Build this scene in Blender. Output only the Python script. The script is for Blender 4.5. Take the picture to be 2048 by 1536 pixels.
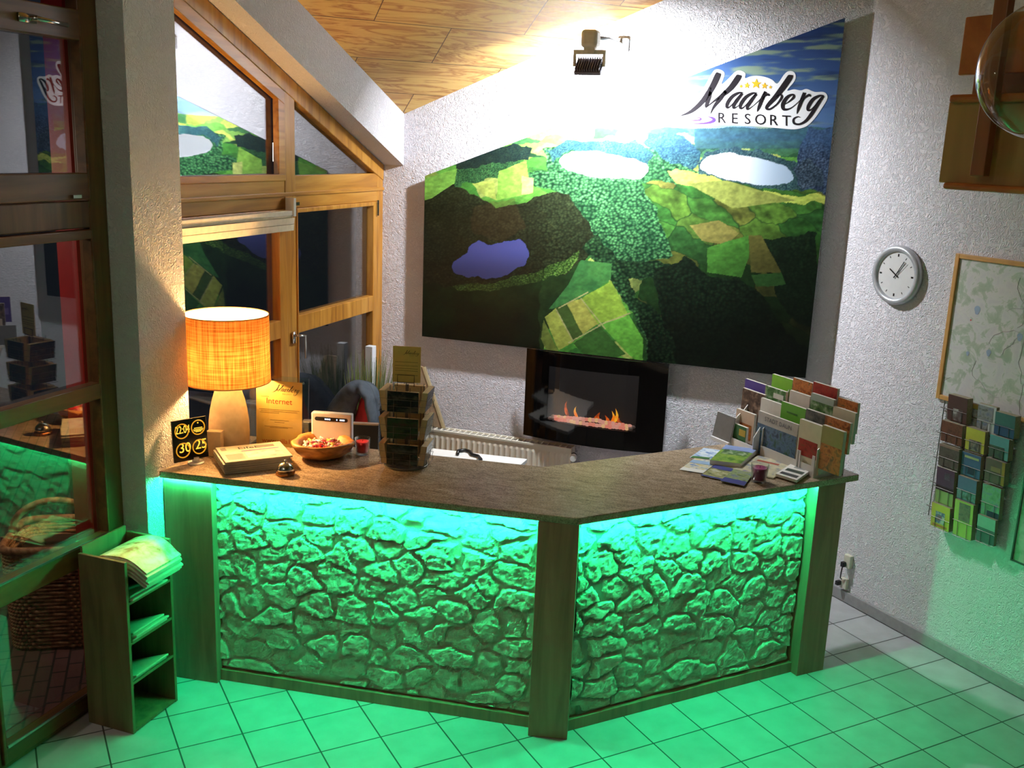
import bpy, math, random
import numpy as np
from mathutils import Vector, Matrix

for o in list(bpy.data.objects):
    bpy.data.objects.remove(o)
sc = bpy.context.scene
COL = sc.collection
random.seed(7)
PI = math.pi
V = Vector

# ------------------------------------------------------------------ camera
CAM = V((0.151, -6.743, 2.843))
CR = V((0.940, 0.339, 0.039)).normalized()
CF = V((-0.322, 0.918, -0.233))
CF = (CF - CR * CF.dot(CR)).normalized()
CU = CR.cross(CF)
FPX = 2000.637
cd = bpy.data.cameras.new('camera')
cam = bpy.data.objects.new('camera', cd)
COL.objects.link(cam)
cd.sensor_width = 36.0
cd.lens = 36.0 * FPX / 2048.0
cd.clip_start = 0.05
cam.matrix_world = Matrix(((CR.x, CU.x, -CF.x, CAM.x), (CR.y, CU.y, -CF.y, CAM.y), (CR.z, CU.z, -CF.z, CAM.z), (0, 0, 0, 1)))
sc.camera = cam

# ------------------------------------------------------------------ view, world, room light
sc.view_settings.view_transform = 'Standard'
sc.view_settings.look = 'None'
sc.view_settings.gamma = 1.0
sc.view_settings.use_curve_mapping = False
sc.view_settings.exposure = 0.0
w = bpy.data.worlds.new('night')
sc.world = w
w.use_nodes = True
w.node_tree.nodes['Background'].inputs[0].default_value = (0.012, 0.015, 0.022, 1)
w.node_tree.nodes['Background'].inputs[1].default_value = 0.6

SPOT = 3000.0      # emission of the flood lamp's panel
GREEN = 520.0      # emission of the LED strip
BULB = 1750.0       # emission of the table lamp's bulb
FILL = 21.0       # power of the added fill light behind the camera


def area_light(name, loc, target, sx, sy, power, color):
    l = bpy.data.lights.new(name, 'AREA')
    l.shape = 'RECTANGLE'
    l.size = sx
    l.size_y = sy
    l.energy = power
    l.color = color
    o = bpy.data.objects.new(name, l)
    COL.objects.link(o)
    o.location = loc
    o.rotation_euler = (V(target) - V(loc)).to_track_quat('-Z', 'Y').to_euler()
    return o


area_light('terrace_fill_light', (-4.6, -3.5, 2.7), (-3.6, -2.7, 0.6), 0.3, 0.3, 14.0, (1.0, 0.86, 0.7))  # added light without a fixture, brightens the red board and basket outside
area_light('hall_fill_light', (-2.1, -7.2, 4.75), (0.3, -1.6, 1.0), 1.6, 1.6, FILL, (1.0, 0.88, 0.72))  # added soft fill for the whole room, unseen and without a fixture


# ------------------------------------------------------------------ pixel -> plane helper (measuring the photo)
def ray(x, y):
    return CF + CR * ((x - 1024) / FPX) - CU * ((y - 768) / FPX)


def at(x, y, n, d):
    n = V(n)
    r = ray(x, y)
    return CAM + r * ((d - n.dot(CAM)) / n.dot(r))


def atX(x, y, v): return at(x, y, (1, 0, 0), v)
def atY(x, y, v): return at(x, y, (0, 1, 0), v)
def atZ(x, y, v): return at(x, y, (0, 0, 1), v)


# ------------------------------------------------------------------ materials
def lin(c):
    out = []
    for v in c[:3]:
        v = v / 255.0
        out.append(v / 12.92 if v <= 0.04045 else ((v + 0.055) / 1.055) ** 2.4)
    return (out[0], out[1], out[2], 1.0)


def newmat(name):
    m = bpy.data.materials.new(name)
    m.use_nodes = True
    nt = m.node_tree
    return m, nt, nt.nodes['Principled BSDF'], nt.nodes['Material Output']


def coords(nt, kind='Object', scale=(1, 1, 1), rot=(0, 0, 0)):
    tc = nt.nodes.new('ShaderNodeTexCoord')
    mp = nt.nodes.new('ShaderNodeMapping')
    mp.inputs['Scale'].default_value = scale
    mp.inputs['Rotation'].default_value = rot
    nt.links.new(tc.outputs[kind], mp.inputs[0])
    return mp.outputs[0]


def noise(nt, vec, scale, detail=3, rough=0.5, dist=0.0):
    n = nt.nodes.new('ShaderNodeTexNoise')
    n.inputs['Scale'].default_value = scale
    n.inputs['Detail'].default_value = detail
    n.inputs['Roughness'].default_value = rough
    n.inputs['Distortion'].default_value = dist
    if vec is not None:
        nt.links.new(vec, n.inputs['Vector'])
    return n.outputs[0]


def ramp(nt, fac, stops):
    r = nt.nodes.new('ShaderNodeValToRGB')
    el = r.color_ramp.elements
    while len(el) < len(stops):
        el.new(0.5)
    for e, (p, c) in zip(el, stops):
        e.position = p
        e.color = c
    nt.links.new(fac, r.inputs[0])
    return r.outputs[0]


def bump(nt, b, height, strength=0.3, distance=0.01):
    n = nt.nodes.new('ShaderNodeBump')
    n.inputs['Strength'].default_value = strength
    n.inputs['Distance'].default_value = distance
    nt.links.new(height, n.inputs['Height'])
    nt.links.new(n.outputs[0], b.inputs['Normal'])


_pm = {}


def plain(name, rgb, rough=0.5, metal=0.0, var=0.08, scale=30.0, bmp=0.0, spec=0.5):
    if name in _pm:
        return _pm[name]
    m, nt, b, out = newmat(name)
    c = lin(rgb)
    lo = tuple(max(0, x * (1 - var)) for x in c[:3]) + (1,)
    hi = tuple(min(1, x * (1 + var)) for x in c[:3]) + (1,)
    vec = coords(nt)
    f = noise(nt, vec, scale)
    nt.links.new(ramp(nt, f, [(0.3, lo), (0.7, hi)]), b.inputs['Base Color'])
    b.inputs['Roughness'].default_value = rough
    b.inputs['Metallic'].default_value = metal
    b.inputs['Specular IOR Level'].default_value = spec
    if bmp:
        bump(nt, b, noise(nt, vec, scale * 4, 4), bmp, 0.004)
    _pm[name] = m
    return m


def mix2(name, stops, scale=12.0, rough=0.4, stretch=(1, 1, 1), detail=4, dist=0.3, bmp=0.0, rot=(0, 0, 0)):
    """stops: colours of a printed picture, grain or stone, by noise."""
    if name in _pm:
        return _pm[name]
    m, nt, b, out = newmat(name)
    vec = coords(nt, 'Object', stretch, rot)
    f = noise(nt, vec, scale, detail, 0.55, dist)
    k = len(stops)
    st = [(0.32 + 0.36 * i / (k - 1), lin(s)) for i, s in enumerate(stops)]
    nt.links.new(ramp(nt, f, st), b.inputs['Base Color'])
    b.inputs['Roughness'].default_value = rough
    if bmp:
        bump(nt, b, f, bmp, 0.003)
    _pm[name] = m
    return m


def emit(name, rgb, strength):
    if name in _pm:
        return _pm[name]
    m, nt, b, out = newmat(name)
    b.inputs['Base Color'].default_value = (0, 0, 0, 1)
    b.inputs['Emission Color'].default_value = rgb if len(rgb) == 4 else lin(rgb)
    b.inputs['Emission Strength'].default_value = strength
    _pm[name] = m
    return m


def glass(name, ior=1.5, tint=(1, 1, 1, 1), boost=1.0):
    if name in _pm:
        return _pm[name]
    m, nt, b, out = newmat(name)
    nt.nodes.remove(b)
    tr = nt.nodes.new('ShaderNodeBsdfTransparent')
    tr.inputs[0].default_value = tint
    gl = nt.nodes.new('ShaderNodeBsdfGlossy')
    gl.inputs['Roughness'].default_value = 0.0
    fr = nt.nodes.new('ShaderNodeLayerWeight')
    fr.inputs['Blend'].default_value = 0.5
    pw = nt.nodes.new('ShaderNodeMath')
    pw.operation = 'POWER'
    pw.inputs[1].default_value = 4.0
    nt.links.new(fr.outputs['Facing'], pw.inputs[0])
    f0 = min(0.9, boost * ((ior - 1) / (ior + 1)) ** 2)
    mu = nt.nodes.new('ShaderNodeMath')
    mu.operation = 'MULTIPLY_ADD'
    mu.use_clamp = True
    mu.inputs[1].default_value = 1.0 - f0
    mu.inputs[2].default_value = f0
    mx = nt.nodes.new('ShaderNodeMixShader')
    nt.links.new(pw.outputs[0], mu.inputs[0])
    nt.links.new(mu.outputs[0], mx.inputs[0])
    nt.links.new(tr.outputs[0], mx.inputs[1])
    nt.links.new(gl.outputs[0], mx.inputs[2])
    nt.links.new(mx.outputs[0], out.inputs[0])
    _pm[name] = m
    return m


def plaster(name, rgb, strength=0.58):
    if name in _pm:
        return _pm[name]
    m, nt, b, out = newmat(name)
    vec = coords(nt)
    c = lin(rgb)
    f = noise(nt, vec, 3.0)
    nt.links.new(ramp(nt, f, [(0.3, tuple(x * 0.95 for x in c[:3]) + (1,)), (0.7, c)]), b.inputs['Base Color'])
    b.inputs['Roughness'].default_value = 0.9
    a = noise(nt, vec, 30.0, 2.5, 0.55, 1.6)
    h = ramp(nt, a, [(0.42, (0, 0, 0, 1)), (0.5, (1, 1, 1, 1)), (0.62, (0.35, 0.35, 0.35, 1))])
    bump(nt, b, h, strength, 0.016)
    _pm[name] = m
    return m


def woodgrain(name, stops, along='Z', scale=9.0, rough=0.4, bmp=0.05):
    s = {'X': (0.09, 1, 1), 'Y': (1, 0.09, 1), 'Z': (1, 1, 0.09)}[along]
    return mix2(name, stops, scale, rough, s, 5, 0.8, bmp)


# ------------------------------------------------------------------ mesh builder
class MB:
    def __init__(s):
        s.v = []
        s.f = []
        s.sm = False

    def add(s, vs, fs):
        n = len(s.v)
        s.v += [tuple(v) for v in vs]
        s.f += [tuple(i + n for i in f) for f in fs]
        return s

    def ob(s, o, a, b, c):
        """box from a corner and three edge vectors"""
        o, a, b, c = V(o), V(a), V(b), V(c)
        vs = [o, o + a, o + a + b, o + b, o + c, o + a + c, o + a + b + c, o + b + c]
        fs = [(0, 3, 2, 1), (4, 5, 6, 7), (0, 1, 5, 4), (1, 2, 6, 5), (2, 3, 7, 6), (3, 0, 4, 7)]
        if a.cross(b).dot(c) < 0:
            fs = [tuple(reversed(f)) for f in fs]
        return s.add(vs, fs)

    def box(s, lo, hi):
        return s.ob(lo, (hi[0] - lo[0], 0, 0), (0, hi[1] - lo[1], 0), (0, 0, hi[2] - lo[2]))

    def cbox(s, c, size, ax=(1, 0, 0), ay=(0, 1, 0), az=(0, 0, 1)):
        a, b, d = V(ax) * size[0], V(ay) * size[1], V(az) * size[2]
        return s.ob(V(c) - (a + b + d) / 2, a, b, d)

    def prism(s, pts, ext):
        pts = [V(p) for p in pts]
        e = V(ext)
        n = len(pts)
        nor = V((0, 0, 0))
        for i in range(n):
            nor += (pts[i] - pts[0]).cross(pts[(i + 1) % n] - pts[0])
        vs = pts + [p + e for p in pts]
        fl = nor.dot(e) > 0
        fs = [tuple(range(n - 1, -1, -1)), tuple(range(n, 2 * n))]
        fs += [(i, (i + 1) % n, n + (i + 1) % n, n + i) for i in range(n)]
        if not fl:
            fs = [tuple(reversed(f)) for f in fs]
        return s.add(vs, fs)

    def poly(s, pts):
        return s.add(pts, [tuple(range(len(pts)))])

    def tube(s, path, r, n=8, closed=False, cap=True):
        path = [V(p) for p in path]
        m = len(path)
        rs = r if isinstance(r, (list, tuple)) else [r] * m
        vs = []
        up = None
        for i in range(m):
            if closed:
                t = path[(i + 1) % m] - path[i - 1]
            else:
                t = path[min(i + 1, m - 1)] - path[max(i - 1, 0)]
            t = t.normalized() if t.length > 1e-9 else V((0, 0, 1))
            if up is None:
                up = V((0, 0, 1)) if abs(t.z) < 0.9 else V((1, 0, 0))
            u = (up - t * up.dot(t))
            u = u.normalized() if u.length > 1e-6 else t.orthogonal().normalized()
            up = u
            q = t.cross(u)
            for k in range(n):
                an = 2 * PI * k / n
                vs.append(path[i] + (u * math.cos(an) + q * math.sin(an)) * rs[i])
        fs = []
        for i in range(m if closed else m - 1):
            j = (i + 1) % m
            for k in range(n):
                l = (k + 1) % n
                fs.append((i * n + k, i * n + l, j * n + l, j * n + k))
        if cap and not closed:
            fs.append(tuple(range(n - 1, -1, -1)))
            fs.append(tuple((m - 1) * n + k for k in range(n)))
        return s.add(vs, fs)

    def lathe(s, prof, c, n=32, wob=None):
        c = V(c)
        vs = []
        for (r, z) in prof:
            for k in range(n):
                a = 2 * PI * k / n
                rr = r * (wob(a, z) if wob else 1)
                vs.append(c + V((rr * math.cos(a), rr * math.sin(a), z)))
        fs = []
        for i in range(len(prof) - 1):
            for k in range(n):
                l = (k + 1) % n
                fs.append((i * n + k, i * n + l, (i + 1) * n + l, (i + 1) * n + k))
        if prof[0][0] > 1e-4:
            fs.append(tuple(range(n - 1, -1, -1)))
        if prof[-1][0] > 1e-4:
            fs.append(tuple((len(prof) - 1) * n + k for k in range(n)))
        return s.add(vs, fs)

    def sphere(s, c, r, n=16, m=10):
        rx, ry, rz = (r, r, r) if not isinstance(r, (tuple, list)) else r
        vs, fs = [], []
        c = V(c)
        for i in range(m + 1):
            t = PI * i / m
            for k in range(n):
                a = 2 * PI * k / n
                vs.append(c + V((rx * math.sin(t) * math.cos(a), ry * math.sin(t) * math.sin(a), -rz * math.cos(t))))
        for i in range(m):
            for k in range(n):
                l = (k + 1) % n
                fs.append((i * n + k, i * n + l, (i + 1) * n + l, (i + 1) * n + k))
        return s.add(vs, fs)

    def smooth(s):
        s.sm = True
        return s

    def grid(s, P, nu, nv):
        """P(i,j) -> point; open surface"""
        vs = [P(i, j) for j in range(nv) for i in range(nu)]
        fs = [(j * nu + i, j * nu + i + 1, (j + 1) * nu + i + 1, (j + 1) * nu + i) for j in range(nv - 1) for i in range(nu - 1)]
        return s.add(vs, fs)


WM = {}     # object -> rest world matrix


def _tag(o, label, cat, group, kind):
    if label: o['label'] = label
    if cat: o['category'] = cat
    if group: o['group'] = group
    if kind: o['kind'] = kind


def thing(name, label, cat, loc, group=None, kind=None):
    o = bpy.data.objects.new(name, None)
    o.empty_display_size = 0.1
    o.location = loc
    COL.objects.link(o)
    WM[o.name] = Matrix.Translation(V(loc))
    _tag(o, label, cat, group, kind)
    return o


def obj(name, mb, mat, parent=None, label=None, cat=None, group=None, kind=None, loc=None, bevel=0.0, seg=2, uv=None, solid=0.0, subs=0):
    if parent is not None:
        M = WM[parent.name]
    else:
        if loc is None:
            xs = np.array(mb.v)
            loc = (xs[:, 0].mean(), xs[:, 1].mean(), xs[:, 2].min())
        M = Matrix.Translation(V(loc))
    Mi = M.inverted()
    me = bpy.data.meshes.new(name)
    me.from_pydata([Mi @ V(v) for v in mb.v], [], mb.f)
    if uv:
        l = me.uv_layers.new(name='UVMap')
        for lp in me.loops:
            l.data[lp.index].uv = uv(mb.v[lp.vertex_index])
    if mb.sm:
        me.polygons.foreach_set('use_smooth', [True] * len(me.polygons))
    me.update()
    me.materials.append(mat)
    o = bpy.data.objects.new(name, me)
    COL.objects.link(o)
    if parent is not None:
        o.parent = parent
        WM[o.name] = M
    else:
        o.location = loc
        WM[o.name] = M
    if subs:
        md = o.modifiers.new('subdivision', 'SUBSURF')
        md.levels = md.render_levels = subs
    if solid:
        md = o.modifiers.new('thickness', 'SOLIDIFY')
        md.thickness = solid
        md.offset = 0
    if bevel:
        md = o.modifiers.new('bevel', 'BEVEL')
        md.width = bevel
        md.segments = seg
        md.limit_method = 'ANGLE'
        md.angle_limit = 0.7
    _tag(o, label, cat, group, kind)
    return o


def struct(name, mb, mat, **k):
    return obj(name, mb, mat, kind='structure', loc=(0, 0, 0), **k)


def text_mb(mb, s, origin, ax, ay, size, align='CENTER', squeeze=1.0):
    """flat lettering; origin at the middle (or left) of the baseline"""
    cu = bpy.data.curves.new('lettering', 'FONT')
    cu.body = s
    cu.size = 1.0
    cu.align_x = align
    cu.resolution_u = 3
    o = bpy.data.objects.new('lettering', cu)
    COL.objects.link(o)
    bpy.context.view_layer.update()
    dg = bpy.context.evaluated_depsgraph_get()
    me = bpy.data.meshes.new_from_object(o.evaluated_get(dg))
    vs = [V(origin) + V(ax) * (v.co.x * size * squeeze) + V(ay) * (v.co.y * size) for v in me.vertices]
    fs = [tuple(p.vertices) for p in me.polygons]
    mb.add(vs, fs)
    bpy.data.objects.remove(o)
    bpy.data.curves.remove(cu)
    bpy.data.meshes.remove(me)
    return mb


def stroke(mb, pts, fn, wscale=1.0, sub=5):
    """flat pen stroke of changing width; pts (x, y, width) in a drawing plane mapped by fn"""
    P = []
    n = len(pts)
    for i in range(n - 1):
        p0, p1, p2, p3 = pts[max(i - 1, 0)], pts[i], pts[i + 1], pts[min(i + 2, n - 1)]
        for k in range(sub):
            t = k / sub
            P.append(tuple(0.5 * ((2 * p1[c]) + (-p0[c] + p2[c]) * t + (2 * p0[c] - 5 * p1[c] + 4 * p2[c] - p3[c]) * t * t + (-p0[c] + 3 * p1[c] - 3 * p2[c] + p3[c]) * t ** 3) for c in range(3)))
    P.append(pts[-1])
    vs = []
    m = len(P)
    for i in range(m):
        a, b = P[max(i - 1, 0)], P[min(i + 1, m - 1)]
        dx, dy = b[0] - a[0], b[1] - a[1]
        L = math.hypot(dx, dy) or 1
        nx, ny = -dy / L, dx / L
        h = max(P[i][2], 1.0) * wscale / 2
        vs += [fn(P[i][0] + nx * h, P[i][1] + ny * h), fn(P[i][0] - nx * h, P[i][1] - ny * h)]
    fs = [(2 * i, 2 * i + 1, 2 * i + 3, 2 * i + 2) for i in range(m - 1)]
    return mb.add(vs, fs)


# ------------------------------------------------------------------ numpy noise for printed pictures and stones
_rng = np.random.RandomState(11)
_tab = _rng.rand(256, 256)


def vnoise(x, y, seed=0):
    x = np.asarray(x, float) + seed * 37.3
    y = np.asarray(y, float) + seed * 91.7
    xi = np.floor(x).astype(int)
    yi = np.floor(y).astype(int)
    fx = x - xi
    fy = y - yi
    fx = fx * fx * (3 - 2 * fx)
    fy = fy * fy * (3 - 2 * fy)
    g = lambda a, b: _tab[a & 255, b & 255]
    return (g(xi, yi) * (1 - fx) + g(xi + 1, yi) * fx) * (1 - fy) + (g(xi, yi + 1) * (1 - fx) + g(xi + 1, yi + 1) * fx) * fy


def fbm(x, y, seed=0, o=4):
    a, s, t = 0.5, 0.0, 0.0
    for k in range(o):
        s = s + a * vnoise(np.asarray(x) * 2 ** k, np.asarray(y) * 2 ** k, seed + k * 5)
        t += a
        a *= 0.5
    return s / t


def worley(x, y, seed=0, jit=0.9):
    """F1, F2 and a random number of the nearest cell"""
    x = np.asarray(x, float)
    y = np.asarray(y, float)
    xi = np.floor(x).astype(int)
    yi = np.floor(y).astype(int)
    f1 = np.full(x.shape, 9.0)
    f2 = np.full(x.shape, 9.0)
    cid = np.zeros(x.shape)
    for dx in (-1, 0, 1):
        for dy in (-1, 0, 1):
            a, b = (xi + dx + seed * 17) & 255, (yi + dy + seed * 29) & 255
            px = xi + dx + 0.5 + jit * (_tab[a, b] - 0.5)
            py = yi + dy + 0.5 + jit * (_tab[(a + 101) & 255, (b + 53) & 255] - 0.5)
            d = np.hypot(x - px, y - py)
            nw = d < f1
            f2 = np.where(nw, f1, np.minimum(f2, d))
            cid = np.where(nw, _tab[(a + 31) & 255, (b + 77) & 255], cid)
            f1 = np.where(nw, d, f1)
    return f1, f2, cid


def sstep(a, b, x):
    t = np.clip((x - a) / (b - a), 0, 1)
    return t * t * (3 - 2 * t)


# ------------------------------------------------------------------ the room's measures
XL = -3.112            # inner face of the left wall's pier and lintel
XF = -3.276            # face of the window frame
ZT = 1.165             # top of the reception counter
TW = V((math.cos(math.radians(42.5)), -math.sin(math.radians(42.5)), 0))      # along the right wall
NW = V((-math.sin(math.radians(42.5)), -math.cos(math.radians(42.5)), 0))     # out of the right wall into the room
SX, SY = 0.413, 0.404  # ceiling slope


def ceil_z(x, y):
    return min(5.0, 3.025 + SX * (x + 3.112) - SY * y)


def rw(x, y, d):
    """point of the photo on the plane d metres in front of the right wall"""
    return at(x, y, NW, d)


M_WALL = plaster('rough_white_plaster', (226, 222, 228))
M_FRAME = woodgrain('golden_pine_frame', [(150, 96, 34), (184, 126, 48), (200, 146, 66)], 'Z', 14.0, 0.35)
M_FRAMEH = woodgrain('golden_pine_rail', [(150, 96, 34), (184, 126, 48), (200, 146, 66)], 'Y', 14.0, 0.35)
M_GLASS = glass('window_glass', 1.5, (0.9, 0.92, 0.92, 1), 4.0)
M_CHROME = plain('polished_metal', (205, 205, 205), 0.18, 1.0, 0.03)
M_BLACK = plain('black_plastic', (16, 16, 18), 0.35)
M_WHITE = plain('white_plastic', (232, 232, 232), 0.4, 0, 0.03)
M_PAPER = plain('white_paper', (228, 226, 220), 0.7, 0, 0.04)

# floor ---------------------------------------------------------------------------------------------------
m, nt, b, out = newmat('grey_floor_tiles')
tc = nt.nodes.new('ShaderNodeTexCoord')
br = nt.nodes.new('ShaderNodeTexBrick')
br.offset = 0.0
br.inputs['Scale'].default_value = 1.0
br.inputs['Brick Width'].default_value = 1.0
br.inputs['Row Height'].default_value = 1.0
br.inputs['Mortar Size'].default_value = 0.013
br.inputs['Mortar Smooth'].default_value = 0.1
br.inputs['Color1'].default_value = lin((186, 184, 190))
br.inputs['Color2'].default_value = lin((178, 176, 182))
br.inputs['Mortar'].default_value = lin((66, 62, 62))
nt.links.new(tc.outputs['UV'], br.inputs['Vector'])
f = noise(nt, tc.outputs['UV'], 2.2, 4)
mx = nt.nodes.new('ShaderNodeMix')
mx.data_type = 'RGBA'
mx.blend_type = 'MULTIPLY'
mx.inputs[0].default_value = 1.0
nt.links.new(br.outputs[0], mx.inputs[6])
nt.links.new(ramp(nt, f, [(0.3, (0.84, 0.83, 0.83, 1)), (0.65, (1, 1, 1, 1))]), mx.inputs[7])
nt.links.new(mx.outputs[2], b.inputs['Base Color'])
b.inputs['Roughness'].default_value = 0.42
bump(nt, b, br.outputs[1], -0.4, 0.003)
M_TILE = m
_ca, _sa = math.cos(math.radians(-47.5)), math.sin(math.radians(-47.5))


def tile_uv(p):
    x, y = p[0] / 0.3, p[1] / 0.3
    return (_ca * x - _sa * y + 1.06, _sa * x + _ca * y + 1.87)


RWE = TW * 6.2          # far end of the right wall
fl = [(-3.4, 0, 0), (0, 0, 0), (RWE.x, RWE.y, 0), (RWE.x, -10, 0), (-3.4, -10, 0)]
struct('floor', MB().prism([V(p) - V((0, 0, 0.1)) for p in fl], (0, 0, 0.1)), M_TILE, uv=tile_uv)

# walls ---------------------------------------------------------------------------------------------------
struct('wall_back', MB().prism([(-3.5, 0, 0), (0.06, 0, 0), (0.06, 0, 4.6), (-3.5, 0, 3.2)], (0, 0.15, 0)), M_WALL)
struct('wall_right', MB().ob((0, 0, 0), RWE, -NW * 0.15, (0, 0, 5.1)), M_WALL)
struct('wall_far', MB().box((RWE.x, -10, 0), (RWE.x + 0.15, RWE.y, 5.1)), M_WALL)
struct('wall_front', MB().box((-3.4, -10.15, 0), (RWE.x + 0.15, -10, 5.1)), M_WALL)
wl = MB()
zc = lambda y: 3.025 - SY * y + 0.02
wl.prism([(XL, -2.884, 0), (XL, -2.53, 0), (XL, -2.53, zc(-2.53)), (XL, -2.884, zc(-2.884))], (-0.27, 0, 0))
zb = lambda y: 2.662 - 0.42 * y
wl.prism([(XL, 0, zb(0)), (XL, 0, zc(0)), (XL, -2.53, zc(-2.53)), (XL, -2.53, zb(-2.53))], (-0.27, 0, 0))
wl.box((-3.5, -10, 3.9), (-3.3, -2.884, 5.1))
wl.box((-3.5, -10, 0), (-3.3, -4.75, 3.9))
struct('wall_left', wl, M_WALL)

# sloping wooden ceiling -----------------------------------------------------------------------------------
m, nt, b, out = newmat('pine_ceiling_panels')
tc = nt.nodes.new('ShaderNodeTexCoord')
br = nt.nodes.new('ShaderNodeTexBrick')
br.offset = 0.5
br.inputs['Scale'].default_value = 1.0
br.inputs['Brick Width'].default_value = 1.02
br.inputs['Row Height'].default_value = 0.384
br.inputs['Mortar Size'].default_value = 0.0035
br.inputs['Mortar Smooth'].default_value = 0.2
br.inputs['Color1'].default_value = (0, 0, 0, 1)
br.inputs['Color2'].default_value = (1, 1, 1, 1)
br.inputs['Mortar'].default_value = (0.5, 0.5, 0.5, 1)
nt.links.new(tc.outputs['UV'], br.inputs['Vector'])
mp = nt.nodes.new('ShaderNodeMapping')
mp.inputs['Scale'].default_value = (0.7, 5.0, 1)
nt.links.new(tc.outputs['UV'], mp.inputs[0])
ad = nt.nodes.new('ShaderNodeVectorMath')
ad.operation = 'MULTIPLY_ADD'
ad.inputs[1].default_value = (7.3, 3.1, 5.0)
nt.links.new(br.outputs[0], ad.inputs[0])
nt.links.new(mp.outputs[0], ad.inputs[2])
g1 = noise(nt, ad.outputs[0], 2.1, 5, 0.6, 1.4)
grain = ramp(nt, g1, [(0.30, lin((206, 170, 100))), (0.46, lin((198, 158, 88))), (0.52, lin((158, 106, 50))), (0.58, lin((202, 162, 94))), (0.72, lin((182, 134, 70)))])
mx = nt.nodes.new('ShaderNodeMix')
mx.data_type = 'RGBA'
nt.links.new(br.outputs[1], mx.inputs[0])
nt.links.new(grain, mx.inputs[6])
mx.inputs[7].default_value = lin((84, 52, 24))
nt.links.new(mx.outputs[2], b.inputs['Base Color'])
b.inputs['Roughness'].default_value = 0.45
E1 = V((SY, SX, 0)).normalized()
NC = V((-SX, SY, 1)).normalized()
E2 = E1.cross(NC)


def ceil_uv(p):
    return (V(p).dot(E1) + 2.19 + 5.1, V(p).dot(E2) + 0.155 + 3.84)


cz = lambda x, y: 3.025 + SX * (x + 3.112) - SY * y
pts = [(-3.5, 0.2), ((5.0 - 3.025 + SY * 0.2) / SX - 3.112, 0.2), (-3.5, -(5.0 - 3.025 - SX * (-0.388)) / SY)]
cl = MB().prism([(x, y, cz(x, y)) for x, y in pts], (0, 0, 0.1))
cl.prism([(pts[1][0], 0.2, 5.0), (5.2, 0.2, 5.0), (5.2, -10.2, 5.0), (-3.5, -10.2, 5.0), (-3.5, pts[2][1], 5.0)], (0, 0, 0.1))
struct('ceiling', cl, m, uv=ceil_uv)
struct('baseboard_right', MB().ob(NW * 0.0, RWE, NW * 0.018, (0, 0, 0.075)), plain('grey_baseboard_tile', (150, 148, 150), 0.5), bevel=0.004)


# windows: posts and rails ----------------------------------------------------------------------------------
def post(mb, y0, y1, z0, z1, x=XF, d=0.07):
    mb.box((x - d, y0, z0), (x, y1, z1))


wf = MB()
post(wf, -0.095, 0.0, 0, 2.66)                              # jamb at the back wall
post(wf, -1.325, -1.205, 0.001, 3.12, XF + 0.003, 0.075)                 # middle post
post(wf, -2.62, -2.53, 0, 3.70)                             # jamb behind the pier
wf.prism([(XF + 0.006, -0.001, 2.659), (XF + 0.006, -0.001, 2.545), (XF + 0.006, -2.62, 2.545 + 0.42 * 2.62), (XF + 0.006, -2.62, 2.659 + 0.42 * 2.62)], (-0.08, 0, 0))
wr_ = MB()
wr_.box((XF - 0.068, -2.62, 2.40), (XF - 0.002, -0.002, 2.60))             # transom
wr_.box((XF - 0.068, -2.62, 0.0), (XF - 0.002, -0.002, 0.16))
wr_.box((XF - 0.004, -2.53, 2.475), (XF + 0.008, -0.0, 2.50))        # moulded line of the transom
win = thing('window_1', None, None, (XF, -1.2, 0), kind='structure')
obj('window_frame', wf, M_FRAME, win, bevel=0.006)
obj('window_rail', wr_, M_FRAMEH, win, bevel=0.004)
# the casements
cs = MB()
for (ya, yb) in ((-1.205, -0.095), (-2.53, -1.325)):
    st = 0.075
    lo, hi = 0.17, 2.40
    x = XF + 0.012
    cs2 = MB()
    post(cs2, ya, ya + (0.012 if ya > -2 else st), lo, hi, x, 0.06)
    post(cs2, yb - (st if ya > -2 else 0.085), yb, lo, hi, x, 0.06)
    cs2.box((x - 0.058, ya + 0.001, 1.60), (x - 0.002, yb - 0.001, 1.715))
    cs2.box((x - 0.058, ya + 0.001, hi - 0.03), (x - 0.002, yb - 0.001, hi - 0.001))
    cs2.box((x - 0.058, ya + 0.001, lo + 0.001), (x - 0.002, yb - 0.001, lo + 0.1))
    last_case = obj('casement', cs2, M_FRAME, win, bevel=0.005)
    if ya > -2:
        case_r = last_case
tf = MB()
tf.box((XF - 0.03, -1.40, 2.602), (XF + 0.010, -1.327, 3.09))
tf.prism([(XF + 0.012, -1.33, 3.02), (XF + 0.012, -1.33, 3.10), (XF + 0.012, -2.5, 3.10 + 0.42 * 1.17), (XF + 0.012, -2.5, 3.02 + 0.42 * 1.17)], (-0.04, 0, 0))
tf.box((XF - 0.028, -2.5, 2.571), (XF + 0.0135, -1.329, 2.612))
obj('top_sash', tf, M_FRAMEH, win, bevel=0.005)
xg = XF - 0.035
pane_specs = [(-1.2, -0.09, 1.715, 2.41), (-1.2, -0.09, 0.26, 1.60), (-2.5, -1.4, 1.715, 2.41), (-2.5, -1.4, 0.26, 1.60)]
for (ya, yb, za, zb_) in pane_specs:
    obj('glass_pane', MB().box((xg - 0.004, ya, za), (xg, yb, zb_)), M_GLASS, win)
obj('glass_pane', MB().prism([(xg, -1.21, 2.6), (xg, -0.1, 2.6), (xg, -0.1, 2.59), (xg, -1.21, 3.06)], (-0.004, 0, 0)), M_GLASS, win)
obj('glass_pane', MB().prism([(xg, -2.5, 2.6), (xg, -1.39, 2.6), (xg, -1.39, 3.06), (xg, -2.5, 3.06 + 0.42 * 1.11)], (-0.004, 0, 0)), M_GLASS, win)
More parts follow.
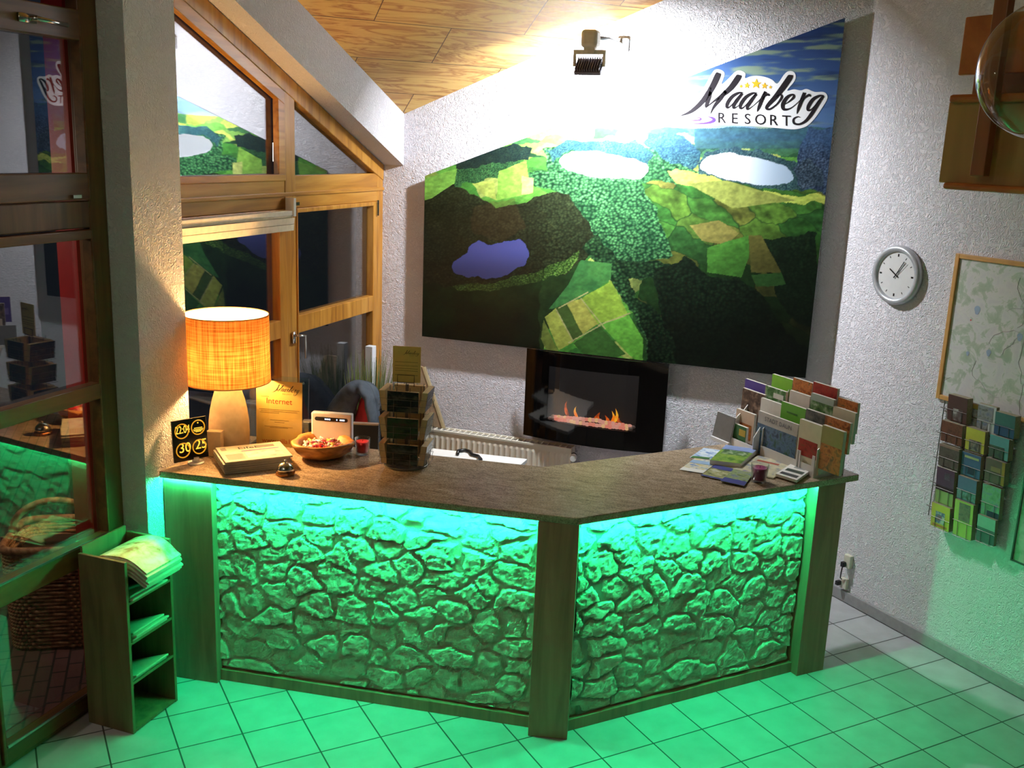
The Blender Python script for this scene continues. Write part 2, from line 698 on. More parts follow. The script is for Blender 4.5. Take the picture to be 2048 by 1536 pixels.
wh = MB().cbox((XF + 0.018, -1.27, 1.585), (0.012, 0.03, 0.075))
wh.tube([(XF + 0.02, -1.27, 1.60), (XF + 0.06, -1.27, 1.60), (XF + 0.06, -1.20, 1.592), (XF + 0.06, -1.195, 1.44)], 0.008, 8)
obj('window_handle', wh.smooth(), M_CHROME, last_case, label='metal lever handle of the window')
hg = MB().tube([(XF + 0.022, -1.30, 2.41), (XF + 0.022, -1.30, 2.47)], 0.012, 8)
hg.cbox((XF + 0.03, -1.25, 2.43), (0.02, 0.06, 0.02))
obj('hinge', hg, M_CHROME, last_case)
hg = MB().tube([(XF + 0.022, -0.125, 2.30), (XF + 0.022, -0.125, 2.41)], 0.009, 8)
obj('hinge', hg, M_CHROME, case_r)

# the glazed door / side window at the far left
XD = -3.26
M_SHADEW = woodgrain('shaded_pine_frame', [(92, 58, 28), (112, 72, 36), (128, 84, 44)], 'Z', 14.0, 0.4)  # darker than the window's pine: the door's dim lighting put into the colour
M_SHADEWH = woodgrain('shaded_pine_rail', [(92, 58, 28), (112, 72, 36), (128, 84, 44)], 'Y', 14.0, 0.4)
df = MB()
dfz = 4.05
post(df, -3.0, -2.884, 0, dfz, XD, 0.07)
post(df, -3.86, -3.735, 0, dfz, XD, 0.07)
post(df, -4.75, -4.64, 0, dfz, XD, 0.07)
df.box((XD - 0.068, -4.75, 2.39), (XD - 0.002, -2.885, 2.515))
df.box((XD - 0.068, -4.75, 3.9), (XD - 0.002, -2.885, dfz - 0.001))
df.box((XD - 0.068, -4.75, 0.001), (XD - 0.002, -2.885, 0.03))
dr = thing('door_1', None, None, (XD, -3.4, 0), kind='structure')
obj('door_frame', df, M_SHADEW, dr, bevel=0.006)
for (ya, yb) in ((-3.735, -3.0), (-4.64, -3.86)):
    x = XD + 0.014
    lf = MB()
    for z0_, z1_ in ((1.575, 1.655), (0.78, 0.893), (0.031, 0.115), (2.34, 2.384)):
        lf.box((x - 0.058, ya + 0.001, z0_), (x - 0.002, yb - 0.001, z1_))
    post(lf, ya, ya + 0.02, 0.03, 2.385, x, 0.06)
    post(lf, yb - 0.012, yb, 0.03, 2.385, x, 0.06)
    obj('door_leaf', lf, M_SHADEWH, dr, bevel=0.005)
    up = MB()
    for z0_, z1_ in ((2.521, 2.64), (3.215, 3.344), (3.42, 3.50)):
        up.box((x - 0.058, ya + 0.001, z0_), (x - 0.002, yb - 0.001, z1_))
    post(up, ya, ya + 0.02, 2.52, 3.345, x, 0.06)
    post(up, yb - 0.012, yb, 2.52, 3.345, x, 0.06)
    sash = obj('top_sash', up, M_SHADEWH, dr, bevel=0.005)
    if ya > -3.8:
        sash_r = sash
    for za, zb_ in ((0.115, 0.78), (0.893, 1.575), (1.655, 2.34), (2.64, 3.215), (3.5, 3.9)):
        obj('glass_pane', MB().box((XD - 0.04, ya, za), (XD - 0.036, yb, zb_)), M_GLASS, dr)
    sl = MB().box((x, ya + 0.02, 0.885), (x + 0.006, yb - 0.012, 0.896))
    sl.box((x, ya + 0.02, 0.108), (x + 0.006, yb - 0.012, 0.12))
    obj('glazing_bead', sl, plain('brushed_aluminium', (180, 184, 186), 0.3, 1.0), dr)
p = atX(65, 38, XD + 0.02)
hd = MB().cbox((p.x, p.y - 0.03, p.z), (0.014, 0.09, 0.035))
hd.tube([(p.x, p.y - 0.02, p.z), (p.x + 0.05, p.y - 0.02, p.z)], 0.011, 8)
hd.tube([(p.x + 0.05, p.y - 0.03, p.z), (p.x + 0.05, p.y + 0.14, p.z - 0.008)], 0.010, 8)
obj('window_handle', hd.smooth(), M_CHROME, sash_r, label='metal lever handle of the upper sash')
p = atX(152, 393, XD + 0.02)
obj('catch', MB().cbox(p, (0.02, 0.05, 0.014)), M_CHROME, sash_r)

# night outside ------------------------------------------------------------------------------------------------
m, nt, b, out = newmat('dark_red_pavers')
tc = nt.nodes.new('ShaderNodeTexCoord')
br = nt.nodes.new('ShaderNodeTexBrick')
br.inputs['Scale'].default_value = 3.2
br.inputs['Color1'].default_value = lin((112, 70, 66))
br.inputs['Color2'].default_value = lin((96, 62, 60))
br.inputs['Mortar'].default_value = lin((40, 30, 30))
mp = nt.nodes.new('ShaderNodeMapping')
mp.inputs['Rotation'].default_value = (0, 0, 0.9)
nt.links.new(tc.outputs['Object'], mp.inputs[0])
nt.links.new(mp.outputs[0], br.inputs['Vector'])
nt.links.new(br.outputs[0], b.inputs['Base Color'])
b.inputs['Roughness'].default_value = 0.7
obj('terrace', MB().box((-8, -10, -0.12), (-3.42, 1, -0.02)), m, kind='structure', loc=(0, 0, 0))
rp = thing('red_wind_board', 'tall narrow red board with a pale edge outside the left glass', 'board', (-3.5, -2.85, -0.02))
obj('board', MB().box((-3.56, -2.90, -0.02), (-3.44, -2.80, 3.8)), plain('red_paint', (190, 26, 30), 0.5), rp)
obj('edge_strip', MB().box((-3.44, -2.83, -0.02), (-3.425, -2.80, 3.8)), plain('cream_paint', (226, 206, 180), 0.5), rp)

# wicker basket outside
bk = thing('wicker_basket', 'square wicker basket with an arched handle outside the glass door', 'basket', (-4.02, -2.62, -0.02))
ctr = V((-4.02, -2.56, 0))
ba, bb = V((0.87, 0.5, 0)), V((-0.5, 0.87, 0))


def ringpt(t, r, z):
    c, s_ = math.cos(t), math.sin(t)
    e = 0.35
    q = (abs(c) ** e * (1 if c > 0 else -1), abs(s_) ** e * (1 if s_ > 0 else -1))
    return ctr + ba * (q[0] * r) + bb * (q[1] * r) + V((0, 0, z))


wv = MB()
for k in range(26):
    z = 0.0 + k * 0.022
    r = 0.225 + 0.02 * k / 26
    wv.tube([ringpt(2 * PI * (i + 0.5) / 88, r + 0.008 * (1 if (i + k) % 2 else -1), z) for i in range(88)], 0.0105, 5, True)
obj('woven_body', wv.smooth(), mix2('wicker', [(120, 76, 48), (176, 122, 84), (204, 160, 118)], 25, 0.6), bk)
obj('rim', MB().tube([ringpt(2 * PI * i / 60, 0.248, 0.585) for i in range(60)], 0.022, 8, True).smooth(), _pm['wicker'], bk)
obj('liner', MB().prism([ringpt(2 * PI * i / 40, 0.205, -0.02) for i in range(40)], (0, 0, 0.52)), plain('dark_wicker', (60, 40, 28), 0.8), bk)
obj('handle', MB().tube([ctr + ba * (0.245 * math.cos(a)) + V((0, 0, 0.585 + 0.2 * math.sin(a))) for a in np.linspace(0, PI, 20)], 0.02, 8).smooth(), _pm['wicker'], bk)

# ------------------------------------------------------------------ the reception counter
A = V((-3.108, -2.789, 0))
B = V((-0.985, -2.500, 0))
Cc = V((0.235, -1.190, 0))
uL = (B - A).normalized()
uR = (Cc - B).normalized()
nL = V((-uL.y, uL.x, 0))          # inwards, towards the back
nR = V((-uR.y, uR.x, 0))
Dd = V((-0.300, -0.689, 0))
Ee = V((-1.370, -1.842, 0))
Ff = V((-3.235, -2.085, 0))
ctr_root = thing('reception_counter', 'angled reception counter with polished brown stone top and rough stone front', 'counter', (-1.1, -2.3, 0))
m, nt, b, out = newmat('brown_granite')
vec = coords(nt, 'Object', (1.0, 3.0, 3.0), (0, 0, math.radians(-8)))
vec2 = coords(nt)
f = noise(nt, vec, 9.0, 6, 0.65, 0.8)
f2 = noise(nt, vec2, 160.0, 2)
c1 = ramp(nt, f, [(0.3, lin((146, 126, 104))), (0.5, lin((180, 158, 132))), (0.7, lin((200, 180, 156)))])
c2 = ramp(nt, f2, [(0.35, (0.55, 0.55, 0.55, 1)), (0.6, (1.05, 1.05, 1.05, 1))])
mx = nt.nodes.new('ShaderNodeMix')
mx.data_type = 'RGBA'
mx.blend_type = 'MULTIPLY'
mx.inputs[0].default_value = 1.0
nt.links.new(c1, mx.inputs[6])
nt.links.new(c2, mx.inputs[7])
nt.links.new(mx.outputs[2], b.inputs['Base Color'])
b.inputs['Roughness'].default_value = 0.2
M_GRAN = m
TH = 0.036
top = [A, B, Cc, Dd, Ee, Ff, V((-3.235, -2.522, 0)), V((-3.105, -2.522, 0))]
obj('counter_top', MB().prism([p + V((0, 0, ZT - TH)) for p in top], (0, 0, TH)), M_GRAN, ctr_root, bevel=0.004)
M_POST = woodgrain('brown_wood_laminate', [(146, 94, 76), (166, 108, 88), (178, 120, 98)], 'Z', 16.0, 0.5, 0.03)
zu = ZT - TH
bd = 0.100        # depth of the stone face behind the counter edge
fd = 0.0275        # depth of the posts' face


def pl(u, n, o, t, d, z=0):
    return o + u * t + n * d + V((0, 0, z))


LL = (B - A).length
LR = (Cc - B).length
# posts
tL = 0.27
obj('corner_post', MB().prism([A + uL * 0.005 + nL * fd, A + uL * tL + nL * fd, A + uL * tL + nL * 0.16, A + uL * 0.005 + nL * 0.16], (0, 0, zu)), M_POST, ctr_root, bevel=0.002, label='wooden post at the left end of the counter')
Bi = B + (nL + nR).normalized() * fd / max(0.2, (nL + nR).normalized().dot(nL))
ph = (uL + uR).normalized()
qa = V((-1.165, -2.545, 0)) + nL * 0.015
qb = V((-0.976, -2.500, 0)) + nL * 0.015
qn = V((-(qb - qa).y, (qb - qa).x, 0)).normalized()
obj('corner_post', MB().prism([qa, qb, qb + qn * 0.12, qa + qn * 0.12], (0, 0, zu)), M_POST, ctr_root, bevel=0.002, label='wooden post at the bend of the counter')
ra, rb_ = V((0.036, -1.38, 0)), V((0.172, -1.243, 0))
ru = (rb_ - ra).normalized()
rn = V((-ru.y, ru.x, 0))
obj('corner_post', MB().prism([ra, rb_, rb_ + rn * 0.14, ra + rn * 0.14], (0, 0, zu)), M_POST, ctr_root, bevel=0.002, label='wooden post at the right end of the counter')


# stone faces
def stone_face(name, o, u, n, t0, t1, seed, root):
    z0, z1 = 0.062, zu
    step = 0.0070
    nu, nv = int((t1 - t0) / step), int((z1 - z0) / step)
    tt, zz = np.meshgrid(np.linspace(t0, t1, nu), np.linspace(z0, z1, nv))
    wx = tt + 0.055 * (fbm(tt * 8, zz * 8, seed + 1) - 0.5) * 2 + 0.03 * (fbm(tt * 18, zz * 18, seed + 11) - 0.5)
    wz = zz + 0.042 * (fbm(tt * 8, zz * 8, seed + 2) - 0.5) * 2 + 0.03 * (fbm(tt * 18, zz * 18, seed + 12) - 0.5)
    cx, cz_ = 0.175, 0.118
    row = np.floor(wz / cz_)
    f1, f2, cid = worley(wx / cx, wz / cz_, seed, 0.95)
    edge = f2 - f1
    mask = sstep(0.07, 0.19, edge)
    lump = 0.55 + 0.6 * cid
    h = 0.026 * mask * lump
    rough = fbm(tt * 36, zz * 36, seed + 3, 4) - 0.5
    pits = sstep(0.55, 0.75, fbm(tt * 42, zz * 42, seed + 9, 3))
    h = h + mask * (0.0135 * rough + 0.010 * (fbm(tt * 12, zz * 12, seed + 4) - 0.5)) - 0.006 * pits * mask + 0.003 * (fbm(tt * 20, zz * 20, seed + 6) - 0.5)
    fade = np.minimum(1, (zz - z0) / 0.02) * np.minimum(1, (z1 - zz) / 0.015)
    h = h * fade
    me = MB()
    base = V(o)
    vs = [base + u * a + n * (bd - c) + V((0, 0, d)) for a, d, c in zip(tt.ravel(), zz.ravel(), h.ravel())]
    fs = [(j * nu + i, j * nu + i + 1, (j + 1) * nu + i + 1, (j + 1) * nu + i) for j in range(nv - 1) for i in range(nu - 1)]
    me.add(vs, fs)
    # back and sides
    me.ob(base + u * t0 + n * (bd + 0.012) + V((0, 0, 0.0)), u * (t1 - t0), n * 0.04, V((0, 0, zu)))
    return obj(name, me, M_STONE, root, label='whitewashed rough stone facing')


m, nt, b, out = newmat('whitewashed_stone')
vec = coords(nt)
f = noise(nt, vec, 14.0, 4)
nt.links.new(ramp(nt, f, [(0.3, lin((206, 194, 174))), (0.7, lin((232, 222, 204)))]), b.inputs['Base Color'])
b.inputs['Roughness'].default_value = 0.85
h = noise(nt, vec, 75.0, 6, 0.75, 0.6)
bump(nt, b, h, 0.9, 0.012)
M_STONE = m
stone_face('stone_facing', A, uL, nL, tL - 0.01, LL - 0.13, 3, ctr_root)
stone_face('stone_facing', B, uR, nR, 0.07, 1.50, 8, ctr_root)
kb = MB()
kb.ob(A + uL * tL + nL * 0.066, uL * (LL - tL - 0.12), nL * 0.05, V((0, 0, 0.062)))
kb.ob(B + uR * 0.05 + nR * 0.066, uR * (LR - 0.25), nR * 0.05, V((0, 0, 0.062)))
obj('kick_board', kb, M_POST, ctr_root, bevel=0.002)
# body behind the facing, closing the counter
bod = MB()
bod.prism([A + uL * 0.02 + nL * 0.15, B + (nL * 0.15 + uL * 0.04), Cc - uR * 0.03 + nR * 0.16, Cc - uR * 0.03 + nR * 0.30, B + nR * 0.30 - uR * 0.05, A + uL * 0.02 + nL * 0.30], (0, 0, zu - 0.01))
obj('carcass', bod, plain('carcass_board', (150, 140, 128), 0.6), ctr_root)
# LED strip under the front lip
ls = MB()
ls.ob(pl(uL, nL, A, 0.01, 0.017, zu - 0.0045), uL * (LL - 0.02), nL * 0.009, V((0, 0, 0.004)))
ls.ob(pl(uR, nR, B, 0.012, 0.017, zu - 0.0045), uR * (LR - 0.03), nR * 0.009, V((0, 0, 0.004)))
obj('led_strip', ls, emit('green_led', (0.010, 1.0, 0.33, 1), GREEN), ctr_root, label='glowing green light strip under the counter edge')

# ------------------------------------------------------------------ the poster
PD = 0.062       # poster face stands this far off the wall
PX0, PX1, PZ0, PZL, PZR = -2.913, -0.153, 1.428, 2.598, 3.664


def crop_uv(x, z):
    """poster point -> drawing units of the printed picture"""
    d = np.stack([x - CAM.x, np.full_like(x, -PD - CAM.y), z - CAM.z], -1)
    k = d @ np.array(CF)
    px = 1024 + FPX * (d @ np.array(CR)) / k
    py = 768 - FPX * (d @ np.array(CU)) / k
    return (px - 820) * 2.0207, (py - 20) * 2.0207


def inpoly(u, v, pts):
    r = np.zeros(u.shape, bool)
    n = len(pts)
    for i in range(n):
        (x1, y1), (x2, y2) = pts[i], pts[(i + 1) % n]
        c = ((y1 > v) != (y2 > v)) & (u < (x2 - x1) * (v - y1) / ((y2 - y1) if y2 != y1 else 1e-9) + x1)
        r ^= c
    return r


def paint(u, v):
    n1 = fbm(u / 60, v / 60, 1) - 0.5
    n2 = fbm(u / 60, v / 60, 2) - 0.5
    wu, wv_ = u + 46 * n1, v + 46 * n2
    col = np.zeros(u.shape + (3,))
    A3 = lambda c: np.array(c, float)

    def put(mask, c):
        mk = np.clip(np.asarray(mask, float), 0, 1)[..., None]
        col[:] = col * (1 - mk) + (A3(c) if not isinstance(c, np.ndarray) else c) * mk

    def lerp(a, b_, t):
        return A3(a) * (1 - t[..., None]) + A3(b_) * t[..., None]

    def pick(cid, pal):
        pal = A3(pal)
        return pal[np.minimum((cid * len(pal)).astype(int), len(pal) - 1)]
    # sky
    t = sstep(60, 500, v)
    put(np.ones(u.shape), lerp((36, 66, 132), (150, 196, 232), t * sstep(1750, 900, u) + 0.35 * t * sstep(900, 1750, u)))
    cl_ = sstep(0.50, 0.66, fbm(u / 190 + v / 160, v / 24, 4, 5))
    put(cl_ * 0.75, (150, 170, 128))
    cl_ = sstep(0.5, 0.75, fbm(u / 300, v / 40, 7, 4)) * sstep(1250, 800, u)
    put(cl_ * 0.8, (214, 228, 226))
    dk = sstep(0.52, 0.7, fbm(u / 240, v / 30, 9, 4)) * sstep(1100, 1500, u)
    put(dk * 0.6, (26, 46, 96))
    # land: far fields
    hor = 478 + 14 * (fbm(u / 120, v * 0, 3) - 0.5) * 2
    land = v > hor
    f1, f2, cid = worley(wu / 105, wv_ / 30, 2)
    far = pick(cid, [(96, 160, 60), (176, 190, 78), (40, 86, 44), (120, 170, 70), (58, 110, 60), (30, 66, 40)])
    put(land, far)
    put(land & (v < 560) & (u > 1150), lerp((40, 74, 80), (60, 110, 70), fbm(u / 60, v / 14, 5)))
    # mid fields
    f1, f2, cid = worley((wu * 0.9 + wv_ * 0.35) / 120, (wv_ - wu * 0.25) / 66, 5)
    mid = pick(cid, [(62, 128, 44), (128, 156, 62), (84, 150, 50), (46, 100, 40), (146, 164, 76), (54, 112, 42)])
    stripe = 0.97 + 0.06 * (np.sin((u * 0.8 + v) / 5.0) > 0)
    mid = mid * stripe[..., None]
    put(land & (v > 595), mid)
    f1, f2, cid = worley((wu * 0.8 + wv_ * 0.5) / 165, (wv_ - wu * 0.42) / 92, 9)
    rf = pick(cid, [(52, 112, 40), (88, 132, 42), (128, 130, 52), (66, 126, 44), (40, 84, 32), (78, 116, 40), (110, 120, 44), (46, 98, 40)])
    rf = rf * (0.975 + 0.05 * (np.sin((u * 1.2 - v * 0.6) / 5.0 + 6 * cid) > 0))[..., None]
    rf = rf * (0.42 + 0.76 * fbm(u / 46, v / 30, 12, 5))[..., None]
    put(land & (wu > 930) & (v > 690 + 0 * u), rf)
    hedge = sstep(0.05, 0.0, f2 - f1)
    put(hedge * ((wu > 930) & (v > 690)) * 0.8, (24, 54, 24))
    put(sstep(900, 1450, v) * (u > 900) * land * 0.62, (24, 48, 22))

    def trees(mask, size, dark, light, sd, k=1.0, asp=0.8):
        size = size * 0.72
        g1, g2, c = worley(u / size + 0.2 * n1, v / (size * asp), sd, 1.0)
        b_ = np.clip(1.0 - g1 * 1.35, 0, 1)
        gu = (u / size - np.floor(u / size)) - 0.5
        lit = np.clip(b_ * (0.55 + 0.7 * c) * k + 0.25 * (fbm(u / 5, v / 5, sd) - 0.5), 0, 1)
        lit = lit * (0.45 + 1.05 * fbm(u / 48, v / 40, sd + 30, 3))
        put(mask, lerp(dark, light, np.clip(lit, 0, 1)))
    W = lambda pts: inpoly(wu, wv_, pts)
    # dark wood round the left lake
    trees(W([(40, 760), (170, 700), (290, 760), (340, 800), (470, 770), (600, 730), (740, 760), (770, 900), (720, 1010), (640, 1080), (430, 1120), (180, 1150), (40, 1120)]), 15, (24, 30, 16), (58, 72, 40), 3, 0.8)
    put(W([(250, 800), (420, 760), (470, 880), (380, 930), (250, 900)]) * 0.25, (96, 56, 30))
    # bottom left dark
    put(W([(30, 1110), (430, 1110), (620, 1060), (700, 1010), (640, 1180), (560, 1300), (520, 1430), (30, 1420)]), lerp((18, 32, 16), (40, 74, 30), fbm(u / 70, v / 70, 6)))
    # left far dark wood
    trees(W([(180, 610), (420, 540), (500, 560), (480, 610), (300, 640), (180, 640)]), 9, (16, 32, 34), (36, 60, 44), 4)
    trees(W([(180, 640), (420, 610), (480, 640), (380, 680), (250, 690), (180, 720)]), 9, (24, 58, 34), (70, 130, 66), 4)
    # rim wood of the white lake and the central wood
    trees(W([(550, 570), (650, 530), (900, 540), (1010, 590), (1180, 650), (1160, 700), (1000, 690), (940, 690), (960, 760), (1030, 900), (1070, 990), (960, 1010), (840, 1040), (760, 920), (700, 830), (640, 740), (480, 700), (460, 660), (560, 640)]), 17, (14, 50, 28), (86, 156, 88), 6, 1.05)
    trees(W([(640, 520), (900, 530), (980, 600), (960, 640), (800, 580), (640, 580), (580, 610), (560, 580)]), 9, (22, 52, 66), (60, 110, 96), 6)
    trees(W([(960, 500), (1080, 505), (1180, 560), (1140, 640), (1010, 600), (930, 545)]), 11, (22, 54, 72), (70, 120, 120), 5)
    trees(W([(690, 960), (760, 900), (830, 1010), (1000, 1010), (1060, 1040), (1000, 1080), (880, 1080), (920, 1150), (1030, 1260), (1110, 1400), (1130, 1440), (960, 1440), (940, 1330), (890, 1210), (810, 1080)]), 19, (14, 34, 20), (62, 112, 58), 7, 0.95)
    trees(W([(980, 1060), (1120, 1000), (1210, 1080), (1330, 1080), (1420, 1160), (1520, 1300), (1640, 1380), (1640, 1500), (1120, 1480), (1010, 1240)]), 21, (14, 26, 15), (38, 70, 38), 8, 0.7)
    trees(W([(1430, 920), (1640, 900), (1650, 1300), (1520, 1240), (1440, 1050)]), 18, (16, 32, 18), (40, 74, 38), 9, 0.7)
    # long hedge below the left lake
    trees(W([(170, 1110), (330, 1110), (480, 1060), (610, 1010), (680, 970), (680, 1010), (600, 1070), (470, 1110), (330, 1140), (190, 1140)]), 11, (30, 56, 20), (104, 146, 56), 10, 1.1)
    # right lake's dark wood and rim
    trees(W([(1150, 600), (1200, 580), (1300, 560), (1450, 570), (1560, 620), (1700, 560), (1720, 760), (1600, 720), (1440, 720), (1280, 700), (1170, 660)]), 11, (22, 48, 58), (84, 120, 110), 11)
    put(W([(1040, 640), (1180, 655), (1300, 715), (1480, 740), (1680, 750), (1680, 780), (1460, 775), (1250, 740), (1080, 690)]), lerp((140, 170, 60), (196, 196, 84), fbm(u / 50, v / 9, 8)))
    trees(W([(1600, 470), (1720, 480), (1720, 760), (1560, 700), (1560, 600)]), 12, (22, 36, 60), (90, 110, 140), 12)
    # bright fields at the bottom middle
    put(inpoly(u, v, [(690, 1010), (815, 1025), (810, 1090), (720, 1150), (610, 1200), (560, 1210), (640, 1110)]), lerp((40, 92, 46), (66, 128, 56), fbm(u / 50, v / 50, 14)))
    for pts_, c in (([(690, 1165), (815, 1095), (880, 1225), (760, 1270)], (124, 158, 48)), ([(630, 1185), (690, 1165), (760, 1270), (700, 1310)], (150, 152, 62)),
                    ([(590, 1205), (630, 1185), (700, 1310), (660, 1340)], (58, 84, 34)), ([(545, 1240), (590, 1205), (660, 1340), (600, 1375)], (144, 156, 60)),
                    ([(770, 1272), (885, 1232), (940, 1330), (940, 1440), (880, 1390)], (88, 160, 50)), ([(660, 1345), (765, 1278), (870, 1390), (800, 1420), (700, 1390)], (50, 92, 36)),
                    ([(540, 1250), (600, 1380), (560, 1400), (530, 1330)], (104, 122, 48)), ([(1130, 870), (1250, 850), (1330, 900), (1280, 950), (1180, 930)], (128, 122, 56)),
                    ([(1200, 960), (1370, 910), (1370, 1000), (1340, 1080), (1200, 1060)], (76, 146, 48)), ([(1370, 910), (1420, 910), (1500, 1060), (1380, 1060)], (112, 110, 46)),
                    ([(1380, 1070), (1500, 1060), (1520, 1110), (1400, 1120)], (58, 112, 46)), ([(1120, 700), (1280, 690), (1560, 770), (1300, 800), (1230, 760)], (132, 142, 62)),
                    ([(360, 650), (470, 610), (490, 740), (350, 770)], (122, 172, 60)), ([(250, 700), (340, 690), (350, 770), (300, 750)], (150, 168, 70)), ([(450, 670), (500, 680), (495, 740), (450, 745)], (176, 188, 96)),
                    ([(60, 680), (190, 640), (180, 700), (90, 760), (60, 770)], (116, 178, 64))):
        k = inpoly(wu * 0.15 + u * 0.85, wv_ * 0.15 + v * 0.85, pts_)
        put(k, A3(c) * (0.86 + 0.28 * fbm(u / 34, v / 34, 15))[..., None])
    for (x1, y1, x2, y2) in ((690, 1165, 790, 1290), (600, 1205, 720, 1140), (760, 1275, 890, 1225), (640, 1345, 770, 1275), (590, 1210, 660, 1340)):
        L = math.hypot(x2 - x1, y2 - y1)
        s_ = ((u - x1) * (x2 - x1) + (v - y1) * (y2 - y1)) / L
        dd = np.abs((u - x1) * (y2 - y1) - (v - y1) * (x2 - x1)) / L
        put((dd < 2.5) & (s_ > 0) & (s_ < L), (150, 150, 92))
    hz = np.exp(-((v - 505) / 62.0) ** 2) * sstep(760, 1100, u) * 0.55
    put(hz * (v > hor), (58, 98, 150))
    dark = 1 - 0.42 * sstep(1120, 1330, v) * (1 - W([(530, 1000), (820, 1000), (950, 1300), (960, 1460), (520, 1460)]))
    dark = dark * (1 - 0.22 * sstep(640, 420, u) * sstep(720, 800, v)) * (1 - 0.2 * sstep(1150, 1450, u) * sstep(820, 1000, v))
    dark = dark * (1 - 0.22 * sstep(850, 1050, v) * (1 - W([(530, 1000), (820, 1000), (950, 1300), (960, 1460), (520, 1460)])))
    col *= dark[..., None]
    tone = 0.80 + 0.40 * fbm(u / 13, v / 9, 21, 4)
    sky_m = (v < hor)
    tone = np.where(sky_m, 1.0, tone)
    col *= tone[..., None]
    # lakes
    lake = lambda cx, cy, rx, ry, a, e: inpoly(u + e * n1, v + e * n2, [(cx + rx * math.cos(q) * math.cos(a) - ry * math.sin(q) * math.sin(a), cy + rx * math.cos(q) * math.sin(a) + ry * math.sin(q) * math.cos(a)) for q in np.linspace(0, 2 * PI, 40)[:-1]])
    put(lake(785, 630, 184, 52, 0.10, 26), (236, 240, 246))
    put(lake(1355, 645, 190, 55, 0.14, 26), lerp((226, 232, 240), (150, 172, 196), sstep(1200, 1560, u)))
    put(lake(330, 1010, 158, 74, -0.22, 60), lerp((62, 68, 132), (46, 50, 92), sstep(960, 1080, v)))
    trees(W([(1540, 640), (1600, 600), (1660, 640), (1660, 720), (1580, 710)]), 12, (22, 36, 50), (90, 110, 130), 12)
    grey = col.mean(-1, keepdims=True)
    col = grey + (col - grey) * 0.88
    return np.clip(col, 0, 255)


pr_ = thing('wall_poster', 'large aerial landscape poster with sloping top edge, lettered logo, on back wall', 'poster', (-1.5, -PD, PZ0))
NU, NV = 600, 470
ss, tt = np.meshgrid(np.linspace(0, 1, NU), np.linspace(0, 1, NV))
xx = PX0 + (PX1 - PX0) * ss
ztop = PZL + (PZR - PZL) * ss
zz = PZ0 + (ztop - PZ0) * tt
uu, vv = crop_uv(xx, zz)
rgb = paint(uu, vv) / 255.0
linc = np.where(rgb <= 0.04045, rgb / 12.92, ((rgb + 0.055) / 1.055) ** 2.4)
me = bpy.data.meshes.new('print')
co = np.stack([xx + 1.5, np.zeros_like(xx), zz - PZ0], -1).reshape(-1, 3).astype(np.float32)
idx = np.arange(NU * NV).reshape(NV, NU)
fc = np.stack([idx[:-1, :-1], idx[:-1, 1:], idx[1:, 1:], idx[1:, :-1]], -1).reshape(-1, 4)
me.vertices.add(len(co))
me.vertices.foreach_set('co', co.ravel())
me.loops.add(fc.size)
me.loops.foreach_set('vertex_index', fc.ravel().astype(np.int32))
me.polygons.add(len(fc))
me.polygons.foreach_set('loop_start', (np.arange(len(fc)) * 4).astype(np.int32))
me.update(calc_edges=True)
ca = me.color_attributes.new('picture', 'FLOAT_COLOR', 'POINT')
ca.data.foreach_set('color', np.concatenate([linc.reshape(-1, 3), np.ones((NU * NV, 1))], 1).astype(np.float32).ravel())
m, nt, b, out = newmat('printed_landscape')
at_ = nt.nodes.new('ShaderNodeVertexColor')
at_.layer_name = 'picture'
nt.links.new(at_.outputs[0], b.inputs['Base Color'])
b.inputs['Roughness'].default_value = 0.38
b.inputs['Specular IOR Level'].default_value = 0.25
me.materials.append(m)
po = bpy.data.objects.new('print', me)
COL.objects.link(po)
po.parent = pr_
WM[po.name] = WM[pr_.name]
obj('backing_board', MB().prism([(PX0, -PD + 0.0008, PZ0), (PX1, -PD + 0.0008, PZ0), (PX1, -PD + 0.0008, PZR), (PX0, -PD + 0.0008, PZL)], (0, 0.012, 0)), plain('poster_board', (60, 62, 60), 0.5), pr_)
for x_, z_ in ((-2.6, 1.8), (-0.5, 1.8), (-0.5, 3.2), (-1.6, 2.8)):
    sp_ = MB().box((x_ - 0.02, -PD + 0.0125, z_ - 0.02), (x_ + 0.02, 0.0, z_ + 0.02))
    obj('spacer', sp_, M_BLACK, pr_)

